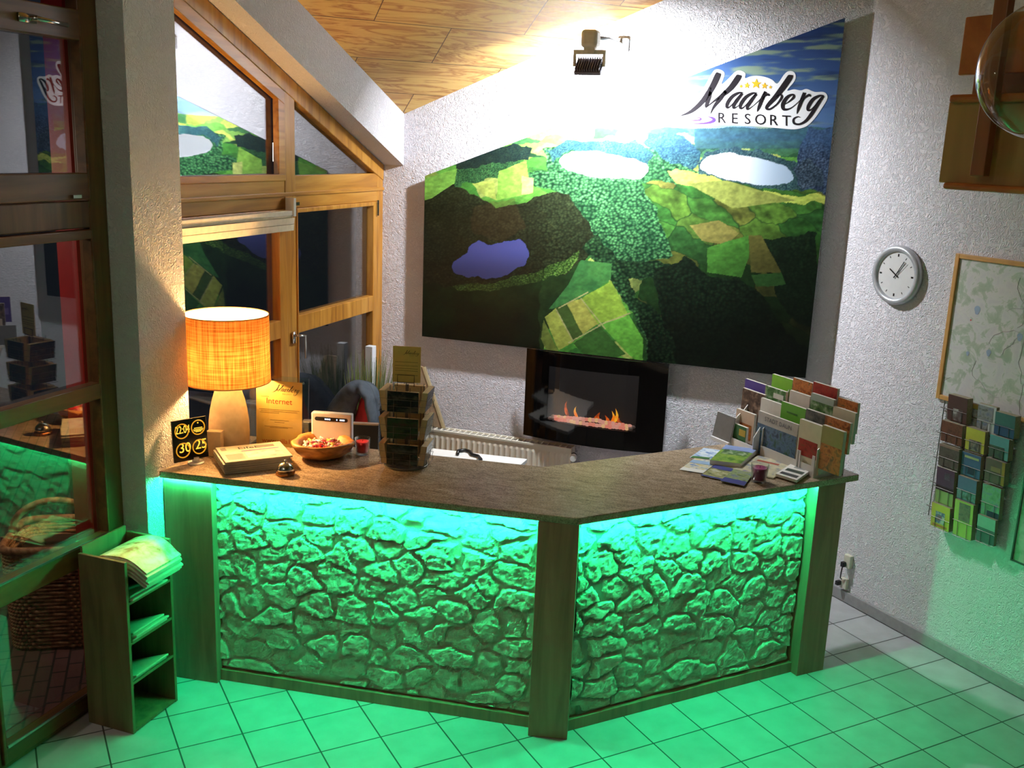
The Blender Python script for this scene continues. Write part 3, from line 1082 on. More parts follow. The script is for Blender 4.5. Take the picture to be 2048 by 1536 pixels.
# logo drawn in its own units (scale of the drawing: 4.357 units per picture dot)
LOGO = dict(
    black=[
        [(905, 112, 30), (895, 135, 44), (845, 240, 44), (770, 350, 36), (700, 420, 30), (640, 460, 20), (560, 489, 3)],
        [(836, 232, 6), (828, 300, 24), (798, 390, 26), (790, 418, 4)],
        [(1085, 130, 26), (1075, 150, 42), (1010, 240, 40), (930, 310, 26), (860, 360, 12), (795, 412, 4)],
        [(965, 270, 26), (910, 345, 28), (860, 410, 18), (833, 466, 4)],
        [(1118, 285, 4), (1078, 286, 16), (1022, 318, 24), (980, 375, 26), (975, 412, 18), (1002, 405, 8), (1058, 345, 6), (1108, 290, 6)],
        [(1110, 290, 18), (1062, 350, 26), (1034, 396, 24), (1036, 420, 12), (1085, 392, 4)],
        [(1238, 288, 4), (1198, 290, 16), (1142, 322, 24), (1098, 380, 26), (1092, 418, 18), (1120, 412, 8), (1178, 350, 6), (1230, 295, 6)],
        [(1232, 294, 18), (1184, 356, 26), (1154, 404, 24), (1156, 430, 12), (1200, 402, 4)],
        [(1200, 402, 4), (1262, 345, 6), (1308, 282, 8)],
        [(1312, 275, 22), (1282, 340, 26), (1254, 410, 22), (1238, 450, 4)],
        [(1268, 380, 4), (1300, 320, 10), (1330, 300, 18), (1345, 312, 10)],
        [(1532, 130, 24), (1524, 150, 40), (1462, 240, 42), (1395, 325, 34), (1335, 390, 26), (1320, 420, 20), (1350, 428, 14), (1410, 385, 12), (1452, 325, 18), (1440, 300, 10), (1405, 320, 6)],
        [(1452, 398, 4), (1508, 368, 8), (1556, 325, 18), (1548, 300, 12), (1500, 325, 24), (1462, 385, 28), (1472, 430, 20), (1530, 420, 8), (1590, 372, 4)],
        [(1590, 372, 4), (1640, 320, 6), (1660, 285, 8)],
        [(1650, 285, 22), (1626, 350, 26), (1600, 420, 22), (1584, 468, 4)],
        [(1614, 400, 4), (1650, 335, 10), (1690, 305, 18), (1704, 318, 10)],
        [(1818, 308, 4), (1780, 312, 16), (1726, 342, 24), (1686, 400, 26), (1682, 436, 18), (1712, 428, 8), (1768, 366, 6), (1812, 318, 6)],
        [(1816, 312, 18), (1768, 380, 26), (1712, 470, 26), (1660, 532, 20), (1604, 560, 14), (1560, 550, 16), (1556, 515, 14), (1590, 494, 8), (1612, 500, 4)],
    ],
    purple=[
        [(806, 492, 4), (850, 506, 20), (862, 525, 26), (820, 545, 20), (740, 553, 10), (600, 552, 4), (400, 548, 4)],
        [(712, 500, 4), (744, 508, 14), (742, 520, 14), (700, 526, 10), (600, 526, 4), (500, 522, 3)],
        [(200, 498, 4), (140, 506, 16), (120, 512, 14), (160, 522, 14), (260, 536, 6), (420, 546, 4)],
        [(640, 500, 8), (628, 503, 4)], [(330, 498, 5), (352, 496, 5)], [(300, 462, 5), (318, 462, 5)],
    ],
    stars=[(1098, 228, 18), (1150, 222, 30), (1230, 208, 48), (1303, 225, 32), (1353, 237, 18)],
    back=[(110, 485), (200, 468), (330, 455), (450, 462), (540, 465), (620, 420), (700, 340), (780, 230), (845, 115), (880, 82), (930, 90), (955, 125), (930, 210), (990, 160), (1045, 105), (1090, 92), (1135, 115), (1135, 158), (1180, 143), (1240, 137), (1310, 148), (1370, 172), (1415, 205), (1470, 130), (1510, 98), (1555, 102), (1575, 140), (1560, 190), (1500, 265), (1560, 255), (1620, 265), (1670, 252), (1740, 278), (1815, 278), (1848, 305), (1845, 350), (1790, 440), (1740, 510), (1680, 570), (1620, 595), (1540, 604), (1400, 592), (1200, 576), (1000, 570), (880, 572), (800, 588), (700, 597), (560, 592), (400, 580), (230, 566), (130, 545), (100, 515)])


def star_pts(cx, cy, r):
    return [(cx + (r if k % 2 == 0 else r * 0.42) * math.sin(k * PI / 5 + 0.08), cy - (r if k % 2 == 0 else r * 0.42) * math.cos(k * PI / 5 + 0.08)) for k in range(10)]


def fan(mb, pts, c):
    n = len(pts)
    return mb.add([c] + pts, [(0, i + 1, (i + 1) % n + 1) for i in range(n)])


def logo_fn(dy):
    return lambda x, y: atY(1230 + x / 4.357, 120 + y / 4.357, -PD - dy)


fn = logo_fn(0.0015)
mb = MB()
bpts = LOGO['back']
cu_ = []
nB = len(bpts)
for i in range(nB):
    p0, p1, p2, p3 = bpts[i - 1], bpts[i], bpts[(i + 1) % nB], bpts[(i + 2) % nB]
    for k in range(4):
        t = k / 4
        cu_.append(tuple(0.5 * ((2 * p1[c]) + (-p0[c] + p2[c]) * t + (2 * p0[c] - 5 * p1[c] + 4 * p2[c] - p3[c]) * t * t + (-p0[c] + 3 * p1[c] - 3 * p2[c] + p3[c]) * t ** 3) for c in range(2)))
mb.poly([fn(*q) for q in cu_])
logo_back = obj('logo_backing', mb, plain('logo_white', (236, 236, 240), 0.4, 0, 0.01), pr_, label='white outline shape behind the logo')
mb = MB()
for s_ in LOGO['black']:
    stroke(mb, s_, logo_fn(0.003), 1.2)
obj('logo_lettering', mb, plain('logo_black', (26, 20, 28), 0.4), logo_back, label='black brush lettering of the logo')
for i, ch in enumerate('RESORT'):
    mb = MB()
    x = 928 + i * 113
    y = 547 + i * 5.2
    o = logo_fn(0.003)(x, y)
    ax = (logo_fn(0.003)(x + 10, y + 0.46) - o).normalized()
    ay = (logo_fn(0.003)(x, y - 10) - o).normalized()
    text_mb(mb, ch, o, ax, ay, 0.092, 'CENTER', 1.0)
    obj('logo_letter', mb, _pm['logo_black'], logo_back)
mb = MB()
for s_ in LOGO['purple']:
    stroke(mb, s_, logo_fn(0.003), 1.0)
obj('logo_ripples', mb, plain('logo_purple', (92, 60, 150), 0.4), logo_back, label='purple water rings of the logo')
for c in LOGO['stars']:
    mb = MB()
    fan(mb, [logo_fn(0.003)(*q) for q in star_pts(*c)], logo_fn(0.003)(c[0], c[1]))
    obj('logo_star', mb, plain('logo_gold', (226, 176, 40), 0.4), logo_back)


def small_logo(origin, ax, ay, width):
    """black lettering of the same logo for the printed sheets"""
    k = width / 1300.0
    g = lambda x, y: V(origin) + V(ax) * ((x - 560) * k) + V(ay) * ((560 - y) * k)
    mb = MB()
    for s_ in LOGO['black']:
        stroke(mb, s_, g, 0.9, 3)
    text_mb(mb, 'R E S O R T', V(origin) + V(ax) * (690 * k), ax, ay, 95 * k, 'CENTER', 0.85)
    return mb


# ------------------------------------------------------------------ flood lamp on the back wall
sp = thing('wall_floodlight', 'small beige floodlight with cooling fins on an arm above the poster', 'lamp', (-1.53, 0, 3.51))
M_CREAM = plain('cream_metal', (250, 236, 214), 0.45)
FX, FY, FZ = -1.606, -0.52, 3.40
obj('wall_bracket', MB().box((-1.572, -0.045, 3.455), (-1.49, 0, 3.545)), plain('grey_cast_metal', (150, 150, 148), 0.5), sp, bevel=0.008)
obj('arm', MB().tube([(-1.535, -0.03, 3.505), (-1.56, -0.25, 3.515), (FX + 0.02, FY + 0.02, FZ + 0.10)], 0.012, 8).smooth(), _pm['grey_cast_metal'], sp)
obj('housing', MB().box((FX - 0.052, FY - 0.05, FZ + 0.035), (FX + 0.052, FY + 0.05, FZ + 0.14)), M_CREAM, sp, bevel=0.022, seg=4)
yk = MB()
yk.box((FX - 0.035, FY - 0.03, FZ + 0.0), (FX + 0.035, FY + 0.02, FZ + 0.04))
yk.box((FX - 0.102, FY - 0.02, FZ - 0.002), (FX + 0.102, FY + 0.005, FZ + 0.024))
yk.box((FX - 0.102, FY - 0.02, FZ - 0.075), (FX - 0.086, FY + 0.005, FZ))
yk.box((FX + 0.086, FY - 0.02, FZ - 0.075), (FX + 0.102, FY + 0.005, FZ))
obj('yoke', yk, M_CREAM, sp, bevel=0.003)
pn = V((0, 0.72, -0.69)).normalized()
pu = V((0, pn.z, -pn.y)) * -1
pc = V((FX, FY + 0.0, FZ - 0.075))
bdm = MB().cbox(pc, (0.168, 0.024, 0.125), (1, 0, 0), pn, pu)
obj('lamp_head', bdm, plain('dark_violet_metal', (112, 104, 120), 0.5), sp, bevel=0.003)
fn_ = MB()
for i in range(11):
    fn_.cbox(pc - pn * 0.022 + V((-0.075 + i * 0.015, 0, 0)), (0.005, 0.02, 0.11), (1, 0, 0), pn, pu)
obj('cooling_fins', fn_, _pm['dark_violet_metal'], sp)
q0 = pc + pn * 0.0135
obj('light_panel', MB().poly([q0 - V((0.07, 0, 0)) - pu * 0.048, q0 + V((0.07, 0, 0)) - pu * 0.048, q0 + V((0.07, 0, 0)) + pu * 0.048, q0 - V((0.07, 0, 0)) + pu * 0.048]), emit('white_led', (0.90, 0.95, 1.0, 1), SPOT), sp)
obj('cable', MB().tube([(-1.53, -0.012, 3.455), (-1.528, -0.012, 3.3), (-1.53, -0.012, 2.95)], 0.004, 6), M_WHITE, sp)

# ------------------------------------------------------------------ electric fireplace
fp = thing('electric_fireplace', 'curved black glass electric fireplace with glowing pebbles hung under the poster', 'fireplace', (-1.55, 0, 0.79))
X0, X1, Z0f, Z1f = -2.068, -1.045, 0.795, 1.435
ymid, yend = -0.185, -0.115


def fy(x, off=0.0):
    t = (x - (X0 + X1) / 2) / ((X1 - X0) / 2)
    return ymid + (yend - ymid) * t * t + off


def arc_panel(mb, xa, xb, za, zb_, th=0.008, n=14, off=0.0):
    xs = np.linspace(xa, xb, n)
    fr = [V((x, fy(x, off), za)) for x in xs] + [V((x, fy(x, off + th), za)) for x in xs[::-1]]
    return mb.prism(fr, (0, 0, zb_ - za))


WX0, WX1, WZ0, WZ1 = -1.885, -1.235, 0.965, 1.335
M_BG = plain('black_glass', (5, 5, 6), 0.06, 0, 0.02)
g = MB()
arc_panel(g, X0, X1, Z0f, WZ0 - 0.03, n=24)
arc_panel(g, X0, X1, WZ1, Z1f, n=24)
arc_panel(g, X0, WX0, WZ0 - 0.03, WZ1, n=8)
arc_panel(g, WX1, X1, WZ0 - 0.03, WZ1, n=8)
obj('glass_front', g, M_BG, fp)
obj('viewing_pane', arc_panel(MB(), WX0, WX1, WZ0 - 0.03, WZ1, 0.005, 16, 0.002), glass('smoked_glass', 1.5, (0.8, 0.78, 0.78, 1), 1.5), fp)
obj('housing', MB().box((-1.98, -0.07, 0.84), (-1.13, -0.001, 1.40)), M_BLACK, fp)
ob_ = MB().box((WX0 - 0.02, -0.078, WZ0 - 0.04), (WX1 + 0.02, -0.07, WZ1 + 0.02))
ob_.box((WX0 - 0.02, -0.12, WZ0 - 0.04), (WX1 + 0.02, -0.07, WZ0 - 0.03))
obj('fire_recess', ob_, plain('charcoal', (34, 32, 32), 0.7), fp)
rng = random.Random(4)
M_PEB = [emit('pebble_pink', (1.0, 0.32, 0.22, 1), 0.95), emit('pebble_rose', (1.0, 0.46, 0.34, 1), 0.9), emit('pebble_yellow', (1.0, 0.6, 0.28, 1), 1.0)]
M_PEBC = plain('clear_pebble', (210, 190, 180), 0.2)
k = 0
for i in range(52):
    x = WX0 + 0.02 + (WX1 - WX0 - 0.04) * ((i % 26) + 0.5 * (i // 26)) / 26.0
    e = abs((x - (WX0 + WX1) / 2) / ((WX1 - WX0) / 2))
    y = fy(x) + 0.03 + 0.03 * (i // 26)
    y = min(y, -0.085)
    z = WZ0 - 0.018 + 0.022 * (i // 26) * (1.2 - e) + rng.uniform(0, 0.006)
    mt = M_PEBC if e > 0.86 else M_PEB[rng.choice([0, 0, 1, 1, 2])]
    obj('pebble', MB().sphere((x, y, z), (rng.uniform(0.016, 0.021), 0.014, rng.uniform(0.013, 0.017)), 10, 6).smooth(), mt, fp)
M_FL = []
for (nm, cA, cB, st_) in (('flame_orange', (1.0, 0.16, 0.01, 1), (0.25, 0.02, 0.0, 1), 1.0), ('flame_yellow', (1.0, 0.5, 0.03, 1), (1.0, 0.16, 0.0, 1), 1.3)):
    m, nt, b, out = newmat(nm)
    b.inputs['Base Color'].default_value = (0, 0, 0, 1)
    vec = coords(nt)
    f = noise(nt, vec, 22.0, 2)
    nt.links.new(ramp(nt, f, [(0.35, cB), (0.6, cA)]), b.inputs['Emission Color'])
    b.inputs['Emission Strength'].default_value = st_
    M_FL.append(m)
for (px, ph_, wd, k) in ((1133, 32, 0.026, 0), (1152, 24, 0.022, 1), (1197, 18, 0.034, 0), (1213, 14, 0.026, 0), (1225, 24, 0.026, 1), (1231, 30, 0.024, 1), (1240, 12, 0.03, 0)):
    x = atY(px, 830, -0.095).x
    hh = ph_ * 0.0036
    z = WZ0 + 0.0
    prof = [(0.0001, 0), (0.5, 0.12), (0.55, 0.3), (0.36, 0.55), (0.18, 0.8), (0.0001, 1.0)]
    mbf = MB()
    vs = []
    for (r, t) in prof:
        for a in range(8):
            an = 2 * PI * a / 8
            vs.append(V((x + r * wd * math.cos(an) + 0.012 * math.sin(t * 4 + px), -0.094 + 0.25 * r * wd * math.sin(an), z + t * hh)))
    fs = [(i * 8 + a, i * 8 + (a + 1) % 8, (i + 1) * 8 + (a + 1) % 8, (i + 1) * 8 + a) for i in range(len(prof) - 1) for a in range(8)]
    mbf.add(vs, fs)
    obj('flame', mbf.smooth(), M_FL[k], fp)

# ------------------------------------------------------------------ radiator
rd = thing('radiator', 'white panel radiator under the black fireplace on the back wall', 'radiator', (-2.4, -0.08, 0.12))
M_RAD = plain('radiator_enamel', (226, 220, 204), 0.4, 0, 0.02)
RX0, RX1 = -2.96, -1.70
fr_ = MB()
nf = 120
xs = np.linspace(RX0, RX1, nf * 2)
prof_ = [V((x, -0.125 - 0.006 * (0.5 + 0.5 * math.cos((x - RX0) * 2 * PI / 0.0425)) ** 2, 0)) for x in xs]
vs = [p + V((0, 0, z)) for z in (0.15, 0.17, 0.68, 0.70) for p in [(q if z in (0.17, 0.68) else V((q.x, -0.125, 0))) for q in prof_]]
fr_.add(vs, [(j * 2 * nf + i, j * 2 * nf + i + 1, (j + 1) * 2 * nf + i + 1, (j + 1) * 2 * nf + i) for j in range(3) for i in range(2 * nf - 1)])
fr_.box((RX0, -0.125, 0.70), (RX1, -0.118, 0.735))
fr_.box((RX0, -0.125, 0.12), (RX1, -0.118, 0.15))
obj('front_panel', fr_, M_RAD, rd)
tg = MB()
tg.box((RX0, -0.130, 0.728), (RX1, -0.118, 0.742))
tg.box((RX0, -0.04, 0.728), (RX1, -0.030, 0.742))
for i in range(28):
    x = RX0 + (RX1 - RX0) * i / 27
    tg.box((x - 0.004, -0.125, 0.728), (x + 0.004, -0.032, 0.74))
obj('top_grille', tg, M_RAD, rd)
sd = MB()
sd.box((RX0 - 0.004, -0.13, 0.12), (RX0, -0.03, 0.742))
sd.box((RX1, -0.13, 0.12), (RX1 + 0.004, -0.03, 0.742))
sd.box((RX0, -0.06, 0.12), (RX1, -0.035, 0.72))
sd.box((RX0 + 0.3, -0.036, 0.3), (RX0 + 0.34, -0.001, 0.6))
sd.box((RX1 - 0.34, -0.036, 0.3), (RX1 - 0.3, -0.001, 0.6))
obj('side_cover', sd, M_RAD, rd)
vh = atY(1155, 912, -0.09)
vv_ = MB().tube([(RX1, -0.08, vh.z - 0.01), (vh.x - 0.02, -0.08, vh.z - 0.01), (vh.x - 0.02, -0.08, 0.05)], 0.009, 8)
obj('pipe', vv_.smooth(), M_CHROME, rd)
obj('thermostat_head', MB().tube([(vh.x - 0.03, -0.08, vh.z - 0.01), (vh.x - 0.02, -0.12, vh.z), (vh.x - 0.01, -0.17, vh.z)], [0.02, 0.024, 0.022], 14), M_WHITE, rd)
obj('thermostat_collar', MB().tube([(vh.x - 0.035, -0.07, vh.z - 0.01), (vh.x - 0.022, -0.115, vh.z)], 0.026, 14), M_BLACK, rd)
# ------------------------------------------------------------------ blind on the window
bl = thing('roller_blind', 'cream pleated blind drawn up above the left casement', 'blind', (XF + 0.03, -1.9, 2.27))
x = XF + 0.016
bm = MB()
for z0, z1_, dd_ in ((2.272, 2.312, 0.052), (2.313, 2.352, 0.056), (2.353, 2.366, 0.046)):
    bm.prism([(x, -2.52, z0), (x + dd_ - 0.004, -2.52, z0 + 0.001), (x + dd_, -2.52, z1_ - 0.001), (x, -2.52, z1_)], (0, 1.19, 0))
obj('pleats', bm, plain('blind_fabric', (238, 226, 204), 0.8), bl)
obj('head_rail', MB().box((x, -2.52, 2.365), (x + 0.05, -1.327, 2.395)), plain('blind_rail', (236, 228, 214), 0.4), bl, bevel=0.004)
obj('end_bracket', MB().box((x, -1.345, 2.36), (x + 0.06, -1.32, 2.47)), M_WHITE, bl)

# ------------------------------------------------------------------ table lamp
LP = V((-3.030, -2.300, ZT))
lm = thing('table_lamp', 'large table lamp with glowing linen drum shade and cream bottle base', 'lamp', LP)
m, nt, b, out = newmat('cream_ceramic')
vec = coords(nt)
nt.links.new(ramp(nt, noise(nt, vec, 11, 5), [(0.3, lin((196, 178, 146))), (0.6, lin((226, 210, 180))), (0.8, lin((184, 160, 122)))]), b.inputs['Base Color'])
b.inputs['Roughness'].default_value = 0.6
obj('base', MB().lathe([(0.096, 0.001), (0.106, 0.02), (0.109, 0.09), (0.106, 0.16), (0.098, 0.22), (0.086, 0.275), (0.074, 0.315), (0.068, 0.345), (0.066, 0.41)], LP, 40).smooth(), m, lm)
obj('stem', MB().tube([LP + V((0, 0, 0.40)), LP + V((0, 0, 0.455))], 0.012, 10), M_CHROME, lm)
m, nt, b, out = newmat('linen_shade')
nt.nodes.remove(b)
vec = coords(nt, 'Object', (60, 60, 2.0))
vec2 = coords(nt, 'Object', (2.0, 2.0, 70))
f1 = noise(nt, vec, 2.2, 3)
f2 = noise(nt, vec2, 2.2, 3)
mt = nt.nodes.new('ShaderNodeMath')
mt.operation = 'ADD'
nt.links.new(f1, mt.inputs[0])
nt.links.new(f2, mt.inputs[1])
mh = nt.nodes.new('ShaderNodeMath')
mh.operation = 'MULTIPLY'
mh.inputs[1].default_value = 0.5
nt.links.new(mt.outputs[0], mh.inputs[0])
cc = ramp(nt, mh.outputs[0], [(0.34, lin((112, 58, 22))), (0.5, lin((174, 106, 48))), (0.66, lin((202, 142, 78)))])
df_ = nt.nodes.new('ShaderNodeBsdfDiffuse')
tl = nt.nodes.new('ShaderNodeBsdfTranslucent')
mxs = nt.nodes.new('ShaderNodeMixShader')
mxs.inputs[0].default_value = 0.11
geo = nt.nodes.new('ShaderNodeNewGeometry')
lin_in = nt.nodes.new('ShaderNodeMix')
lin_in.data_type = 'RGBA'
nt.links.new(geo.outputs['Backfacing'], lin_in.inputs[0])
nt.links.new(cc, lin_in.inputs[6])
lin_in.inputs[7].default_value = lin((240, 230, 210))
nt.links.new(lin_in.outputs[2], df_.inputs[0])
nt.links.new(cc, tl.inputs[0])
nt.links.new(df_.outputs[0], mxs.inputs[1])
nt.links.new(tl.outputs[0], mxs.inputs[2])
nt.links.new(mxs.outputs[0], out.inputs[0])
SR = 0.222
z0, z1 = 0.378, 0.742
sh = MB()
n = 64
vs = [LP + V((r * math.cos(2 * PI * k / n), r * math.sin(2 * PI * k / n), z)) for (r, z) in ((SR + 0.004, z0), (SR, z1)) for k in range(n)]
sh.add(vs, [(k, (k + 1) % n, n + (k + 1) % n, n + k) for k in range(n)])
lsh = obj('lamp_shade', sh.smooth(), m, lm)
hp = MB()
hp.tube([LP + V((SR * math.cos(a), SR * math.sin(a), z1)) for a in np.linspace(0, 2 * PI, 49)[:-1]], 0.003, 6, True)
hp.tube([LP + V(((SR + 0.004) * math.cos(a), (SR + 0.004) * math.sin(a), z0)) for a in np.linspace(0, 2 * PI, 49)[:-1]], 0.003, 6, True)
for a in (0.3, 2.4, 4.5):
    hp.tube([LP + V((0, 0, 0.45)), LP + V((SR * math.cos(a), SR * math.sin(a), 0.45))], 0.002, 5)
obj('shade_ring', hp, plain('tan_trim', (190, 140, 84), 0.6), lsh)
obj('bulb', MB().sphere(LP + V((0, 0, 0.50)), (0.034, 0.034, 0.045), 16, 10).smooth(), emit('warm_bulb', (1.0, 0.56, 0.20, 1), BULB), lm, label='glowing light bulb')


# ------------------------------------------------------------------ helper for upright sheets
def upright(a, b, Ya, Yb):
    """top corners at pixels a, b on depths Ya, Yb -> (left, right) at one height"""
    p, q = atY(a[0], a[1], Ya), atY(b[0], b[1], Yb)
    z = (p.z + q.z) / 2
    p.z = q.z = z
    return p, q


UP = V((0, 0, 1))

# weather station ------------------------------------------------------------------------------------------
p0, p1 = atZ(349, 927, ZT + 0.02), atZ(418, 913, ZT + 0.02)
ax = (p1 - p0).normalized()
wd = (p1 - p0).length
nrm = V((ax.y, -ax.x, 0))
ay = (UP - nrm * 0.08).normalized()
hh = wd * 1.14
nn = ax.cross(ay)
ws = thing('digital_clock', 'black square display with four glowing yellow round dials by the wall pier', 'clock', V(((p0.x + p1.x) / 2, (p0.y + p1.y) / 2, ZT)))
dpn = obj('display_panel', MB().ob(p0, ax * wd, ay * hh, -nn * 0.012), plain('black_gloss', (9, 9, 10), 0.15), ws, bevel=0.003)
pcn = (p0 + p1) / 2
obj('foot', MB().lathe([(0.042, 0), (0.042, 0.005), (0.03, 0.008)], (pcn.x + 0.01, pcn.y + 0.02, ZT), 24), M_WHITE, ws)
obj('foot_stem', MB().cbox(pcn + V((0.008, 0.02, -0.004)), (0.03, 0.02, 0.03)), M_WHITE, ws)
M_DIAL = emit('dial_yellow', (1.0, 0.55, 0.05, 1), 1.6)
M_DIAL2 = emit('dial_glow', (1.0, 0.42, 0.02, 1), 0.8)
o = p0 + nn * 0.0015


def dp(u, v, off=0.0):
    return o + ax * (u * wd) + ay * (v * hh) + nn * off


for (u, v, txt) in ((0.27, 0.73, '22:04'), (0.74, 0.76, None), (0.27, 0.27, '30'), (0.74, 0.29, '25')):
    d = MB()
    d.tube([dp(u + 0.19 * math.cos(a), v + 0.17 * math.sin(a)) for a in np.linspace(0, 2 * PI, 33)[:-1]], 0.0032, 6, True)
    obj('dial_ring', d, M_DIAL2, dpn, label='glowing yellow ring of a dial')
    t = MB()
    if txt:
        text_mb(t, txt, dp(u + (0.02 if txt == '22:04' else 0.05), v - 0.05, 0.001), ax, ay, 0.058 if txt == '22:04' else 0.072, 'CENTER', 0.62 if txt == '22:04' else 0.95)
        text_mb(t, txt, dp(u + (0.025 if txt == '22:04' else 0.055), v - 0.05, 0.001), ax, ay, 0.058 if txt == '22:04' else 0.072, 'CENTER', 0.62 if txt == '22:04' else 0.95)
    else:
        for (yy, w_) in ((-0.02, 0.12), (-0.055, 0.15), (-0.085, 0.13), (-0.11, 0.08)):
            t.add([dp(u - w_, v + yy, 0.001), dp(u + w_, v + yy, 0.001), dp(u + w_, v + yy + 0.018, 0.001), dp(u - w_, v + yy + 0.018, 0.001)], [(0, 1, 2, 3)])
        t.add([dp(u + 0.02 * math.cos(a), v + 0.11 + 0.018 * math.sin(a), 0.001) for a in np.linspace(0, 2 * PI, 13)[:-1]], [tuple(range(12))])
    obj('digits' if txt else 'weather_symbol', t, M_DIAL, dpn)
pb = p1 + V((0.0, 0.05, 0))
bx = thing('small_card_box', 'small plain cream box half hidden behind the black dial display', 'box', (pb.x, pb.y, ZT))
obj('carton', MB().ob(V((pb.x - 0.05, pb.y - 0.0, ZT)), V((0.075, 0.02, 0)), V((-0.01, 0.04, 0)), V((0, 0, 0.135))), plain('cream_card', (196, 172, 138), 0.7), bx, bevel=0.002)
obj('lid', MB().ob(V((pb.x - 0.051, pb.y - 0.001, ZT + 0.132)), V((0.077, 0.021, 0)), V((-0.01, 0.042, 0)), V((0, 0, 0.006))), plain('cream_card_lid', (204, 182, 148), 0.7), bx)

# newspaper stack ---------------------------------------------------------------------------------------------
NZ = ZT + 0.066
q = [atZ(449, 925, NZ), atZ(583.5, 910.5, NZ), atZ(558, 883.5, NZ), atZ(428.5, 895, NZ)]
for pt in q:
    pt.z = 0
ax = (q[1] - q[0])
ay = (q[3] - q[0])
M_NEWS = plain('newsprint', (190, 182, 160), 0.85, 0, 0.06, 60)
M_NEWS2 = mix2('newsprint_fold', [(96, 92, 86), (190, 184, 168), (150, 146, 134)], 30, 0.8, (0.3, 0.3, 20))
th = 0.011
for i in range(6):
    j = rng.uniform(-0.006, 0.006)
    mb = MB().ob(q[0] + V((j, j * 0.6, ZT + i * th)), ax, ay, V((0, 0, th - 0.0006)))
    if i < 5:
        obj('newspaper', mb, M_NEWS2, None, 'folded newspaper under the top copy of the pile on the counter', 'newspaper', 'newspapers piled beside the bell', bevel=0.003)
    else:
        nw = thing('newspaper', 'top newspaper of the pile beside the bell, front page showing', 'newspaper', q[0] + V((0, 0, ZT + i * th)), 'newspapers piled beside the bell')
        obj('folded_sheets', mb, M_NEWS, nw, bevel=0.003)
        oz = q[0] + V((j, j * 0.6, ZT + (i + 1) * th + 0.0006))
        axn, ayn = ax.normalized(), ay.normalized()
        t = MB()
        text_mb(t, 'Eifel', oz + ax * 0.30 + ay * 0.72, axn, ayn, 0.052, 'LEFT', 1.15)
        obj('masthead', t, plain('news_ink', (40, 38, 40), 0.8), nw)
        t = MB()
        for (u0, u1, v0, v1) in ((0.58, 0.86, 0.72, 0.86), (0.05, 0.13, 0.72, 0.90)):
            t.add([oz + ax * u0 + ay * v0, oz + ax * u1 + ay * v0, oz + ax * u1 + ay * v1, oz + ax * u0 + ay * v1], [(0, 1, 2, 3)])
        for k in range(8):
            v0 = 0.12 + k * 0.045
            t.add([oz + ax * 0.06 + ay * v0, oz + ax * 0.32 + ay * v0, oz + ax * 0.32 + ay * (v0 + 0.014), oz + ax * 0.06 + ay * (v0 + 0.014)], [(0, 1, 2, 3)])
        obj('printed_text', t, plain('news_grey', (120, 116, 108), 0.8), nw)
        t = MB()
        t.add([oz + ax * 0.36 + ay * 0.12, oz + ax * 0.90 + ay * 0.12, oz + ax * 0.90 + ay * 0.50, oz + ax * 0.36 + ay * 0.50], [(0, 1, 2, 3)])
        obj('front_photo', t, mix2('news_photo', [(150, 144, 140), (190, 182, 178), (206, 200, 190)], 30), nw)
        t = MB()
        t.add([oz + ax * 0.33 + ay * 0.57, oz + ax * 0.9 + ay * 0.57, oz + ax * 0.9 + ay * 0.62, oz + ax * 0.33 + ay * 0.62], [(0, 1, 2, 3)])
        obj('headline_bar', t, plain('news_violet', (120, 110, 150), 0.8), nw)

# acrylic sign with gold sheet ---------------------------------------------------------------------------------
pA, pB = upright((499, 754), (617, 752), -2.185, -2.115)
ax = (pB - pA).normalized()
wd = (pB - pA).length
nn = V((ax.y, -ax.x, 0))
ay = (UP - nn * 0.05).normalized()
hgt = (pA.z - ZT) / ay.z
oA = V((pA.x, pA.y, ZT)) + nn * 0.012
sg = thing('acrylic_sign', 'gold notice in a clear acrylic stand beside the table lamp', 'sign', V((oA.x, oA.y, ZT)))
M_ACR = glass('clear_acrylic', 1.45, (0.96, 0.98, 0.97, 1), 1.0)
obj('acrylic_sheet', MB().ob(oA, ax * wd, ay * hgt, -nn * 0.004), M_ACR, sg)
obj('acrylic_sheet', MB().ob(oA + nn * 0.0075, ax * wd, ay * hgt, -nn * 0.003), M_ACR, sg)
obj('acrylic_foot', MB().ob(oA, ax * wd, -nn * 0.09, V((0, 0, 0.004))), M_ACR, sg)
M_GOLD = plain('gold_paper', (228, 190, 104), 0.5, 0.0, 0.05, 20)
go = oA + ax * (wd * 0.11) + nn * 0.0015
gw, gh = wd * 0.78, hgt * 0.93
obj('gold_sheet', MB().ob(go, ax * gw, ay * gh, nn * 0.001), M_GOLD, sg)
for (u, v) in ((0.08, 0.93), (0.92, 0.93)):
    c = oA + ax * (u * wd) + ay * (v * hgt) + nn * 0.008
    obj('screw', MB().tube([c, c + nn * 0.006], 0.006, 10), M_CHROME, sg)
gf = go + nn * 0.0017
M_INK = plain('black_ink', (40, 30, 20), 0.6)
M_RED = plain('red_ink', (190, 64, 24), 0.6)
gsh = [o_ for o_ in sg.children if o_.name.startswith('gold_sheet')][0]
obj('sheet_logo', small_logo(gf + ax * (gw * 0.34) + ay * (gh * 0.80), ax, ay, gw * 0.62), M_INK, gsh)
t = MB()
text_mb(t, 'Internet', gf + ax * (gw * 0.5) + ay * (gh * 0.655), ax, ay, gw * 0.175, 'CENTER')
text_mb(t, 'www.villa1.de', gf + ax * (gw * 0.53) + ay * (gh * 0.05), ax, ay, gw * 0.145, 'CENTER')
obj('red_lettering', t, M_RED, gsh)
t = MB()
